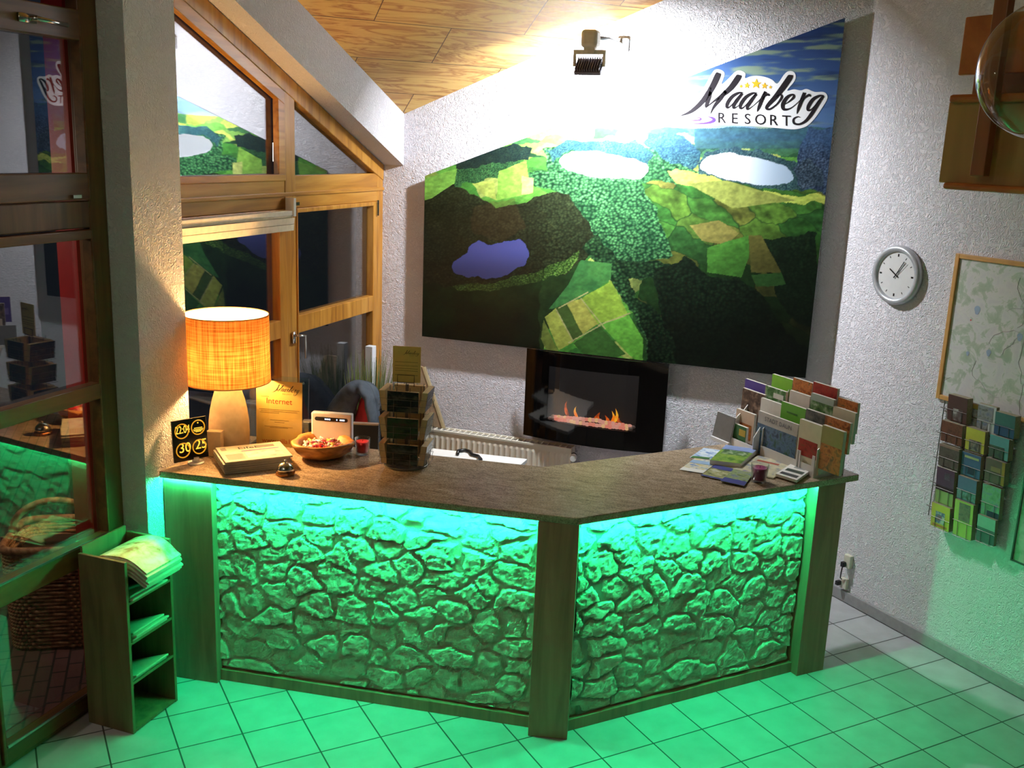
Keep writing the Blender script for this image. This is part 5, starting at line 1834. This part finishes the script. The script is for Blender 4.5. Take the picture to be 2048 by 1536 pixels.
# flat flyers and booklets on the counter
def flat(name, corners, z, thk, mt, label, cat, parts=()):
    pts_ = []
    for c_ in corners:
        x_, y_ = cpx(*c_)
        pts_.append(atZ(x_, y_, ZT + z + thk))
    base = [V((p_.x, p_.y, ZT + z)) for p_ in pts_]
    r_ = thing(name, label, cat, base[0], 'printed matter lying on the counter')
    obj('sheets', MB().prism(base, (0, 0, thk)), M_PAPER if thk > 0.005 else mt, r_)

    def P2(u, v):
        return pts_[0].lerp(pts_[3], u).lerp(pts_[1].lerp(pts_[2], u), v) + V((0, 0, 0.0006))
    if thk > 0.005:
        obj('cover', MB().poly([P2(0, 0), P2(1, 0), P2(1, 1), P2(0, 1)]), mt, r_)
    for (nm, u0, v0, u1, v1, m_) in parts:
        obj(nm, MB().poly([P2(u0, v0) + V((0, 0, 0.0005)), P2(u1, v0) + V((0, 0, 0.0005)), P2(u1, v1) + V((0, 0, 0.0005)), P2(u0, v1) + V((0, 0, 0.0005))]), m_, r_)


pic_blue = P_('blue', (60, 120, 190), (206, 222, 236), (232, 236, 238))
pic_meadow = P_('meadow', (60, 110, 40), (120, 160, 60), (150, 170, 70))
pic_map = P_('map', (206, 196, 170), (190, 186, 150), (120, 120, 160))
pic_yel = P_('yelblue', (206, 190, 120), (220, 216, 196), (90, 130, 180))
navy = W_('navy', (62, 66, 136))
# corners: near-left, far-left, far-right, near-right
flat('flyer', [(190, 950), (330, 855), (500, 880), (400, 970)], 0, 0.002, pic_blue, 'white flyer with blue splashes at the far left of the printed matter', 'flyer', [('printed_stripe', 0.05, 0.0, 0.9, 0.16, W_('fgreen', (70, 120, 60)))])
flat('flyer', [(90, 1070), (245, 955), (470, 990), (320, 1105)], 0.0025, 0.002, pic_yel, 'yellow and white flyer nearest the bend of the counter', 'flyer', [('white_margin', 0.0, 0.0, 1.0, 0.22, M_PAPER), ('printed_stripe', 0.0, 0.62, 1.0, 0.85, W_('fblue', (150, 176, 206)))])
flat('flyer', [(300, 1125), (460, 1005), (650, 1045), (505, 1170)], 0.005, 0.002, P_('castle', (90, 100, 70), (170, 170, 110), (206, 206, 190)), 'flyer with a navy band lying under the blue edged one', 'flyer', [('navy_band', 0.0, 0.62, 1.0, 0.86, navy), ('navy_edge', 0.0, 0.0, 1.0, 0.08, navy)])
flat('booklet', [(390, 975), (545, 828), (850, 872), (690, 1012)], 0.005, 0.026, pic_meadow, 'thick booklet with a green meadow cover behind the flyers', 'booklet', [('sky_band', 0.0, 0.72, 1.0, 1.0, W_('sky', (130, 150, 196))), ('hill_photo', 0.1, 0.45, 0.9, 0.75, pic_green)])
flat('folded_map', [(610, 1065), (860, 932), (1200, 1010), (1010, 1150)], 0.0025, 0.006, pic_map, 'beige illustrated map sheet lying behind the purple candle', 'map', [('red_title', 0.15, 0.70, 0.75, 0.78, W_('tred', (170, 80, 60))), ('river_print', 0.2, 0.3, 0.6, 0.45, P_('river', (150, 160, 190), (190, 190, 180), (120, 140, 110)))])
flat('flyer', [(490, 1178), (625, 1062), (810, 1105), (725, 1228)], 0.0095, 0.002, P_('village', (70, 96, 60), (150, 166, 110), (96, 110, 150)), 'flyer with a broad blue edge left of the purple candle', 'flyer', [('blue_edge', 0.0, 0.0, 1.0, 0.3, navy)])
flat('booklet', [(1030, 1108), (1180, 1012), (1390, 1062), (1238, 1172)], 0.0095, 0.014, M_PAPER, 'white booklet with black text blocks right of the purple candle', 'booklet', [('text_block', 0.1, 0.1, 0.9, 0.28, W_('ink1', (70, 72, 72))), ('photo_block', 0.12, 0.42, 0.92, 0.62, W_('ink2', (56, 70, 60))), ('text_block', 0.3, 0.74, 0.8, 0.86, W_('ink3', (150, 150, 150)))])

# ------------------------------------------------------------------ right wall: clock
cc_ = rw(1799, 550, 0.0)
ck = thing('wall_clock', 'round silver wall clock showing five past ten', 'clock', V((cc_.x, cc_.y, cc_.z)))
CRD = 0.178
WL = NW * -1


def cpt(r, a, d):        # a clockwise from 12
    return cc_ + TW * (r * math.sin(a)) + UP * (r * math.cos(a)) + NW * d


n = 64
prof = [(CRD * 0.96, 0.0), (CRD, 0.012), (CRD * 1.0, 0.03), (CRD * 0.95, 0.045), (CRD * 0.87, 0.047), (CRD * 0.80, 0.040), (CRD * 0.775, 0.028)]
rg = MB()
vs = [cpt(r, 2 * PI * k / n, d) for (r, d) in prof for k in range(n)]
rg.add(vs, [(i * n + k, i * n + (k + 1) % n, (i + 1) * n + (k + 1) % n, (i + 1) * n + k) for i in range(len(prof) - 1) for k in range(n)])
obj('rim', rg.smooth(), plain('silver_paint', (186, 188, 194), 0.35, 0.35), ck)
dial = obj('dial', MB().prism([cpt(CRD * 0.79, -2 * PI * k / n, 0.002) for k in range(n)], NW * 0.026), plain('pale_dial', (206, 206, 206), 0.5, 0, 0.02), ck)
for k in range(12):
    a = 2 * PI * k / 12
    L, w_ = ((0.09, 0.028) if k % 3 == 0 else (0.075, 0.012))
    r0 = CRD * 0.62
    d_ = (cpt(1, a, 0) - cc_).normalized()
    s_ = (cpt(1, a + PI / 2, 0) - cc_).normalized()
    obj('hour_mark', MB().ob(cc_ + d_ * r0 - s_ * (CRD * w_) + NW * 0.028, d_ * (CRD * L), s_ * (CRD * 2 * w_), NW * 0.001), M_BLACK, dial)
for nm, a, L, w_, dd in (('hour_hand', 2 * PI * (10 + 5 / 60) / 12, 0.34, 0.02, 0.031), ('minute_hand', 2 * PI * 5.2 / 60, 0.56, 0.015, 0.033), ('second_hand', 2 * PI * 7 / 60, 0.6, 0.006, 0.035)):
    d_ = (cpt(1, a, 0) - cc_).normalized()
    s_ = (cpt(1, a + PI / 2, 0) - cc_).normalized()
    obj(nm, MB().ob(cc_ - d_ * (CRD * 0.12) - s_ * (CRD * w_) + NW * dd, d_ * (CRD * (L + 0.12)), s_ * (CRD * 2 * w_), NW * 0.0012), M_BLACK, ck)

# framed maps ----------------------------------------------------------------------------------------------------
def wpt(t, z, d):
    return TW * t + NW * d + UP * z


m, nt, b, out = newmat('printed_map')
vec = coords(nt)
f = noise(nt, vec, 11.0, 6, 0.65, 0.8)
nt.links.new(ramp(nt, f, [(0.36, lin((160, 176, 156))), (0.46, lin((176, 186, 172))), (0.5, lin((204, 204, 202))), (0.66, lin((196, 194, 198)))]), b.inputs['Base Color'])
b.inputs['Roughness'].default_value = 0.5
M_MAP = m
ta, tb = 0.838, 1.78
za, zb_ = 1.505, 2.345
fm = thing('framed_map', 'large pale regional map in a thin pine frame, upper on the right wall', 'map', wpt(ta, za, 0))
M_PINE = plain('pine_moulding', (196, 146, 82), 0.5, 0, 0.1, 15)
fw = 0.026
obj('frame', MB().ob(wpt(ta, za, 0), TW * fw, UP * (zb_ - za), NW * 0.02).ob(wpt(tb - fw, za, 0), TW * fw, UP * (zb_ - za), NW * 0.02).ob(wpt(ta + fw, zb_ - fw, 0), TW * (tb - ta - 2 * fw), UP * fw, NW * 0.02).ob(wpt(ta + fw, za, 0), TW * (tb - ta - 2 * fw), UP * fw, NW * 0.02), M_PINE, fm, bevel=0.003)
obj('map_sheet', MB().ob(wpt(ta + fw, za + fw, 0.0), TW * (tb - ta - 2 * fw), UP * (zb_ - za - 2 * fw), NW * 0.008), M_MAP, fm)
rl = MB()
r3 = random.Random(9)
for k in range(9):
    t0_, z0_ = r3.uniform(ta + 0.06, tb - 0.2), r3.uniform(za + 0.08, zb_ - 0.08)
    pth = [(t0_, z0_)]
    an = r3.uniform(0, 6.28)
    for s_ in range(10):
        an += r3.uniform(-0.7, 0.7)
        t0_ = min(max(t0_ + 0.03 * math.cos(an), ta + 0.035), tb - 0.035)
        z0_ = min(max(z0_ + 0.03 * math.sin(an), za + 0.035), zb_ - 0.035)
        pth.append((t0_, z0_))
    rl.tube([wpt(t_, z_, 0.0085) for t_, z_ in pth], 0.0012, 4)
obj('road_lines', rl, plain('road_grey', (168, 160, 166), 0.6), fm)
lk = MB()
for (t_, z_, r_) in ((1.02, 2.05, 0.018), (1.13, 1.83, 0.014), (1.0, 1.80, 0.01), (1.3, 1.95, 0.016)):
    lk.add([wpt(t_ + r_ * math.cos(a) * (1 + 0.2 * math.sin(3 * a)), z_ + 1.4 * r_ * math.sin(a), 0.009) for a in np.linspace(0, 2 * PI, 17)[:-1]], [tuple(range(16))])
obj('lake_marks', lk, plain('map_blue', (150, 166, 190), 0.6), fm)
obj('red_mark', MB().ob(wpt(0.985, 1.985, 0.0085), TW * 0.008, UP * 0.008, NW * 0.0006), plain('map_red', (200, 60, 60), 0.6), fm)
t2a, z2a, z2b = 1.462, 0.742, 1.455
f2m = thing('framed_map', 'second map under glass in a slim metal frame beside the leaflet rack', 'map', wpt(t2a, z2a, 0))
M_SLIM = plain('slim_metal', (110, 116, 112), 0.35, 0.8)
fw = 0.008
obj('frame', MB().ob(wpt(t2a, z2a, 0), TW * fw, UP * (z2b - z2a), NW * 0.022).ob(wpt(t2a + fw, z2a, 0), TW * 0.75, UP * fw, NW * 0.022).ob(wpt(t2a + fw, z2b - fw, 0), TW * 0.75, UP * fw, NW * 0.022).ob(wpt(t2a + 0.75, z2a, 0), TW * fw, UP * (z2b - z2a), NW * 0.022), M_SLIM, f2m)
obj('map_sheet', MB().ob(wpt(t2a + fw, z2a + fw, 0), TW * 0.74, UP * (z2b - z2a - 2 * fw), NW * 0.012), P_('mapgreen', (160, 178, 150), (206, 210, 196), (222, 220, 208)), f2m)
obj('glass_pane', MB().ob(wpt(t2a + fw, z2a + fw, 0.0165), TW * 0.74, UP * (z2b - z2a - 2 * fw), NW * 0.003), glass('picture_glass', 1.5, (0.95, 0.97, 0.96, 1), 1.3), f2m)

# leaflet rack -----------------------------------------------------------------------------------------------------
rkw = thing('leaflet_rack', 'wire wall rack holding three columns of leaflets', 'rack', wpt(1.05, 0.76, 0))
wr = MB()
for t_ in (0.90, 1.01, 1.06, 1.17, 1.22, 1.33):
    wr.tube([wpt(t_, 0.80, 0.012), wpt(t_ - 0.0, 1.52, 0.012)], 0.003, 5)
for z_ in (0.85, 1.0, 1.15, 1.3, 1.45):
    wr.tube([wpt(0.88, z_ + 0.01, 0.015), wpt(1.36, z_, 0.015)], 0.003, 5)
obj('wire_frame', wr, M_WIRE, rkw)


def rpx(u, v):
    return 1840 + u / 3.938, 760 + v / 3.938


def wleaf(u0, v0, u1, v1, uB, vB, d, thk, cover, label, photo=None, extra=None):
    """u0,v0 top left; u1,v1 top right; uB,vB bottom left (reading of the enlarged detail)"""
    p_, q_, r_ = rw(*rpx(u0, v0), d), rw(*rpx(u1, v1), d), rw(*rpx(uB, vB), d)
    z1 = (p_.z + q_.z) / 2
    wd_ = (q_ - p_).dot(TW)
    h_ = z1 - r_.z
    tl_ = (p_.dot(TW) + r_.dot(TW)) / 2
    o_ = wpt(tl_, r_.z, d)
    lf = thing('leaflet', label, 'leaflet', o_, 'leaflets in the wall rack')
    up_ = (UP + NW * 0.10).normalized()
    o_ = o_ - NW * (0.05 * h_)
    obj('pages', MB().ob(o_ - NW * thk, TW * wd_, up_ * h_, NW * thk), plain('rack_pages', (150, 140, 116), 0.8, 0, 0.15, 90), lf)
    of_ = o_ + NW * 0.0006
    cv = obj('cover', MB().ob(of_, TW * wd_, up_ * h_, NW * 0.0006), cover, lf)
    for (a, b_, c_, d_, mt_) in (photo or []):
        obj('cover_photo', MB().ob(of_ + NW * 0.0012 + TW * (wd_ * a) + up_ * (h_ * b_), TW * (wd_ * (c_ - a)), up_ * (h_ * (d_ - b_)), NW * 0.0005), mt_, cv)
    # pocket wires of the rack
    k_ = MB()
    for s_ in (0.25, 0.75):
        k_.tube([of_ + TW * (wd_ * s_) + NW * 0.004 - up_ * 0.006, of_ + TW * (wd_ * s_) + NW * 0.004 + up_ * (h_ * 0.42)], 0.0014, 4)
    k_.tube([of_ + NW * 0.004 + up_ * (h_ * 0.42) - TW * 0.004, of_ + NW * 0.004 + up_ * (h_ * 0.42) + TW * (wd_ + 0.004)], 0.0014, 4)
    bb_ = of_ - up_ * 0.006
    k_.tube([bb_ + NW * 0.004, bb_ + NW * 0.004 + TW * wd_], 0.0014, 4)
    for s_ in (0.25, 0.75):
        k_.tube([bb_ + TW * (wd_ * s_) + NW * 0.004, wpt((bb_ + TW * (wd_ * s_)).dot(TW), bb_.z, 0.012)], 0.0014, 4)
    obj('pocket_wire', k_, M_WIRE, rkw)


def dull(c):
    g_ = sum(c) / 3.0
    return tuple(0.97 * (g_ + (x_ - g_) * 0.85) for x_ in c)


WR_ = lambda n_, c: W_(n_, dull(c))
PR_ = lambda n_, *c: P_(n_, *[dull(x_) for x_ in c])
brown = WR_('rbrown', (92, 58, 52))
maroon = WR_('maroon', (92, 56, 84))
yel = WR_('ryel', (206, 196, 60))
lime = WR_('rlime', (176, 196, 84))
teal = WR_('rteal', (70, 120, 116))
blue = WR_('rblue', (70, 112, 150))
dblue = WR_('rdblue', (56, 80, 130))
pic_white = PR_('whitephoto', (206, 206, 200), (120, 112, 110), (90, 66, 60))
pic_teal = PR_('teal', (60, 110, 110), (110, 150, 150), (60, 90, 60))
TK = 0.045
wleaf(225, 105, 375, 145, 215, 310, 0.07, TK, brown, 'reddish brown leaflets at the top of the rack\'s left column', [(0.3, 0.05, 0.8, 0.5, pic_white)])
wleaf(160, 312, 325, 350, 175, 480, 0.085, TK, PR_('brownman', (70, 44, 36), (130, 76, 52), (100, 60, 44)), 'dark brown leaflets second from the top in the left column')
wleaf(150, 490, 305, 545, 150, 670, 0.085, TK, PR_('greybrown', (66, 58, 50), (104, 92, 80), (84, 74, 60)), 'grey brown leaflets third from the top in the left column', [(0, 0.9, 1, 1, WR_('rpink', (150, 116, 100)))])
wleaf(130, 675, 270, 710, 125, 960, 0.08, TK, WR_('rolive', (150, 170, 96)), 'purple topped leaflets fourth from the top in the left column', [(0, 0.36, 1, 1, maroon), (0.45, 0.7, 0.75, 0.9, WR_('rpale', (190, 170, 190))), (0, 0.36, 1, 0.5, PR_('dusk', (90, 60, 60), (120, 80, 70), (70, 50, 70)))])
wleaf(90, 960, 235, 1000, 88, 1145, 0.085, TK, yel, 'yellow leaflets at the bottom of the left column', [(0.25, 0.2, 0.75, 0.7, PR_('rainbow', (190, 90, 50), (70, 110, 150), (230, 220, 190))), (0.1, 0.05, 0.9, 0.15, WR_('rorange', (200, 120, 50)))])
wleaf(460, 185, 605, 205, 445, 405, 0.06, 0.025, WR_('rwhite', (196, 196, 200)), 'white leaflets with blue photos at the top of the middle column', [(0.0, 0.45, 0.85, 0.95, PR_('bluehouse', (80, 90, 150), (150, 150, 150), (70, 70, 60))), (0.0, 0.1, 0.6, 0.38, PR_('bluehouse2', (80, 90, 150), (150, 150, 150), (70, 70, 60)))])
wleaf(362, 362, 510, 405, 360, 545, 0.08, TK, yel, 'bright yellow leaflets second in the middle column', [(0.2, 0.02, 0.85, 0.5, PR_('dome', (90, 84, 80), (150, 140, 120), (60, 60, 70)))])
wleaf(330, 560, 480, 595, 325, 740, 0.07, 0.03, blue, 'blue leaflets with a dark diagonal third in the middle column', [(0.15, 0.78, 0.9, 0.88, WR_('ryg', (170, 190, 120))), (0.35, 0.1, 0.7, 0.4, WR_('rdk', (40, 60, 80)))])
wleaf(300, 745, 445, 790, 295, 930, 0.08, TK, WR_('rsteel', (90, 116, 150)), 'steel blue leaflets fourth in the middle column', [(0, 0.05, 1, 0.45, pic_teal)])
wleaf(275, 930, 420, 975, 262, 1215, 0.08, 0.035, lime, 'lime leaflets with a portrait at the bottom of the middle column', [(0.25, 0.45, 0.85, 0.95, PR_('portrait', (96, 84, 70), (130, 124, 100), (80, 96, 80)))])
wleaf(590, 235, 745, 290, 590, 425, 0.085, TK, teal, 'teal and blue leaflets at the top of the right column', [(0, 0.0, 1, 0.45, dblue)])
wleaf(550, 422, 700, 465, 545, 600, 0.085, 0.04, WR_('raqua', (96, 160, 166)), 'aqua landscape leaflets second in the right column', [(0, 0.0, 0.8, 0.55, PR_('rock', (50, 70, 56), (84, 104, 84), (60, 76, 80)))])
wleaf(515, 605, 670, 650, 510, 790, 0.085, 0.04, WR_('rtaupe', (110, 90, 80)), 'taupe leaflets with a yellow edge third in the right column', [(0.85, 0, 1, 1, WR_('redge', (170, 130, 50))), (0.3, 0.5, 0.8, 0.7, WR_('rgold', (150, 120, 80)))])
wleaf(490, 810, 635, 845, 482, 1060, 0.07, 0.03, PR_('greenlake', (80, 140, 90), (120, 170, 130), (110, 140, 160)), 'green landscape leaflets fourth in the right column', [(0.35, 0.0, 1, 0.2, WR_('rnavy', (50, 60, 84)))])
wleaf(430, 1045, 570, 1085, 470, 1270, 0.08, 0.02, WR_('rdteal', (74, 110, 104)), 'curled dark teal leaflets at the bottom of the right column', [(0, 0.55, 1, 1, WR_('rmint', (130, 180, 160)))])

# sockets --------------------------------------------------------------------------------------------------------------
s0 = rw(1700, 1122, 0.0)
sk = thing('power_socket', 'white wall socket with a dark plug low on the right wall', 'socket', s0)
so_ = V(s0)
obj('socket_plate', MB().ob(so_ - TW * 0.028 - UP * 0.045, TW * 0.056, UP * 0.09, NW * 0.03), plain('old_white_plastic', (214, 208, 190), 0.4), sk, bevel=0.005)
obj('plug', MB().cbox(so_ + NW * 0.045 - UP * 0.02 - TW * 0.012, (0.026, 0.03, 0.034), TW, NW, UP), M_BLACK, sk, bevel=0.005)
s1 = rw(1692, 1166, 0.0)
s2 = thing('power_socket', 'lower small white socket with cables just above the floor trim', 'socket', s1)
obj('socket_plate', MB().ob(V(s1) - TW * 0.025 - UP * 0.035, TW * 0.05, UP * 0.07, NW * 0.028), _pm['old_white_plastic'], s2, bevel=0.005)
obj('plug', MB().cbox(V(s1) + NW * 0.045 - TW * 0.025, (0.026, 0.035, 0.03), TW, NW, UP), M_BLACK, s2, bevel=0.005)
cbm = MB().tube([so_ + NW * 0.05 - UP * 0.037 - TW * 0.012, so_ + NW * 0.05 - UP * 0.075 - TW * 0.016, V(s1) + NW * 0.045 + UP * 0.04 - TW * 0.012, V(s1) + NW * 0.035 + UP * 0.03 - TW * 0.01], 0.004, 6)
obj('power_cable', cbm.smooth(), M_BLACK, None, 'short black cable linking the two low wall sockets', 'cable', loc=so_)

# ------------------------------------------------------------------ wooden stair at the right
SP = CAM + ray(1960, 300) * 2.8
dS = NW.dot(SP)


def sp2(x_, y_, off=0.0):
    return at(x_, y_, NW, dS + off)


stt = thing('wooden_stair', 'red brown wooden staircase end with treads and risers, upper right', 'stairs', sp2(1960, 372))
M_ST = woodgrain('red_brown_stair_wood', [(166, 88, 38), (190, 106, 48), (206, 122, 60)], 'X', 10.0, 0.4)
M_ST2 = woodgrain('olive_stair_wood', [(160, 122, 66), (178, 136, 74), (190, 146, 82)], 'Z', 10.0, 0.45)
M_ST3 = woodgrain('dark_stair_wood', [(130, 72, 38), (150, 86, 46), (164, 96, 52)], 'Z', 10.0, 0.45)


def sboard(nm, x0, y0, x1, y1, off, dep, mt, bev=0.004):
    p_, q_, b_ = sp2(x0, y0, off), sp2(x1, y0, off), sp2(x0, y1, off)
    return obj(nm, MB().ob(V((p_.x, p_.y, b_.z)), TW * ((q_ - p_).dot(TW)), UP * (p_.z - b_.z), -NW * dep), mt, stt, bevel=bev)


sboard('tread', 1885, 364, 2350, 378, 0.0, 0.26, M_ST, 0.008)
sboard('tread', 1898, 189, 2350, 206, 0.0, 0.26, M_ST, 0.008)
sboard('riser', 1898, 204, 2350, 366, -0.02, 0.02, M_ST2)
sboard('riser', 1931, 34, 2350, 150, -0.03, 0.02, M_ST)
sboard('riser', 1948, 148, 2350, 190, -0.10, 0.02, M_ST3)
a0, a1 = sp2(1938, 352, 0.03), sp2(1966, 352, 0.03)
ptop = 4.98
ps = MB().ob(V((a0.x, a0.y, sp2(1950, 352, 0.03).z)), TW * ((a1 - a0).dot(TW)), -NW * 0.028, UP * (ptop - a0.z))
obj('newel_post', ps, M_ST3, stt, bevel=0.003)

# glass globe ----------------------------------------------------------------------------------------------------------
gc = CAM + ray(2102, 140) * 2.15
gr_ = 138 / FPX * 2.15
gg = thing('glass_globe', 'large clear glass globe hanging at the upper right edge', 'globe', gc)
obj('globe', MB().sphere(gc, gr_, 64, 40).smooth(), glass('thin_globe_glass', 1.45, (0.95, 0.97, 0.95, 1), 1.4), gg)
obj('cord', MB().tube([gc + UP * (gr_ - 0.004), V((gc.x, gc.y, 5.0))], 0.004, 6), M_BLACK, gg)
obj('cap', MB().lathe([(0.03, gr_ - 0.008), (0.03, gr_ + 0.02), (0.012, gr_ + 0.03)], gc, 20), M_CHROME, gg)

# ------------------------------------------------------------------ newspaper stand at the left
M_STAND = woodgrain('brown_stand_board', [(104, 78, 52), (124, 94, 64), (136, 104, 74)], 'Z', 14.0, 0.6)
ns = thing('newspaper_stand', 'low brown wooden newspaper stand with open shelves beside the counter', 'stand', (-3.05, -3.1, 0))
SX0, SX1, SY0, SY1, SH = -3.195, -2.926, -3.276, -2.945, 0.89
obj('side_panel', MB().box((SX0, SY0, 0), (SX1, SY0 + 0.018, SH)), M_STAND, ns, bevel=0.002)
obj('side_panel', MB().box((SX0, SY1 - 0.018, 0), (SX1, SY1, SH)), M_STAND, ns, bevel=0.002)
obj('back_panel', MB().box((SX0, SY0 + 0.018, 0), (SX0 + 0.012, SY1 - 0.018, SH + 0.03)), M_STAND, ns)
zs = [0.0, 0.255, 0.462, 0.668]
SLP = 0.10
for z in zs:
    dz = 0 if z == 0 else SLP
    zz0 = 0.004 if z == 0 else z
    obj('shelf', MB().prism([(SX1 - 0.002, SY0 + 0.018, zz0), (SX1 - 0.002, SY0 + 0.018, zz0 + 0.014), (SX0 + 0.012, SY0 + 0.018, zz0 + 0.014 - dz), (SX0 + 0.012, SY0 + 0.018, zz0 - dz)], (0, SY1 - SY0 - 0.036, 0)), M_STAND, ns)
obj('shelf', MB().box((SX0 + 0.012, SY0 + 0.018, 0.778), (SX1 - 0.05, SY1 - 0.018, 0.792)), M_STAND, ns)
ptc = mix2('news_page', [(150, 96, 60), (206, 190, 150), (222, 214, 196)], 16, 0.8, (1, 1, 1), 3)
# pile on top, drooping over the front
for k in range(9):
    z0 = 0.795 + k * 0.0085
    ex = 0.075 + 0.010 * ((k * 5) % 4) / 3

    def pp(i, j, dz):
        u = i / 11.0
        v = j / 4.0
        x_ = SX0 + 0.075 + u * (0.195 + ex)
        y_ = SY0 + 0.045 + 0.003 * ((k * 3) % 5) + v * 0.25
        over = max(0.0, x_ - (SX1 - 0.04))
        zz_ = z0 + 0.03 * math.sin(min(1, u * 1.1) * PI) * (0.5 + 0.5 * v) - 2.2 * over * over - 0.1 * over + dz
        return V((x_, y_, zz_))
    nb = MB()
    nb.grid(lambda i, j: pp(i, j, 0.008), 12, 5)
    n0 = len(nb.v)
    nb.grid(lambda i, j: pp(i, j, 0.0), 12, 5)
    nb.f[n0 and 44:] = [tuple(reversed(f_)) for f_ in nb.f[44:]]
    per = [i for i in range(12)] + [j * 12 + 11 for j in range(1, 5)] + [4 * 12 + i for i in range(10, -1, -1)] + [j * 12 for j in range(3, 0, -1)]
    for a in range(len(per)):
        b_ = (a + 1) % len(per)
        nb.f.append((per[a], n0 + per[a], n0 + per[b_], per[b_]))
    if k == 8:
        obj('newspaper', nb, ptc, None, 'topmost newspaper of the drooping pile on the wooden stand', 'newspaper', 'newspapers on top of the stand')
    else:
        obj('newspaper', nb, M_NEWS, None, 'newspaper below the topmost in the drooping pile on the wooden stand', 'newspaper', 'newspapers on top of the stand')
ordn = ['bottom', 'middle', 'upper']
for si_, z in enumerate(zs[1:]):
    for k in range((2, 3, 2)[si_]):
        zb2 = z + 0.0185 + k * 0.014
        Lp = 0.225 + 0.014 * ((k + si_) % 3)
        mbn = MB().ob(V((SX0 + 0.03, SY0 + 0.03 + 0.01 * k, zb2 - 0.004 - SLP * 0.93)), V((Lp, 0, SLP * Lp / 0.257)), V((0, 0.25 - 0.012 * k, 0)), V((0, 0, 0.0125)))
        lab = 'folded paper lying %s on the %s shelf of the wooden stand' % (('lowest', 'second', 'third')[k], ordn[si_])
        obj('folded_paper', mbn, M_NEWS, None, lab, 'paper', 'papers on the stand shelves', bevel=0.004)
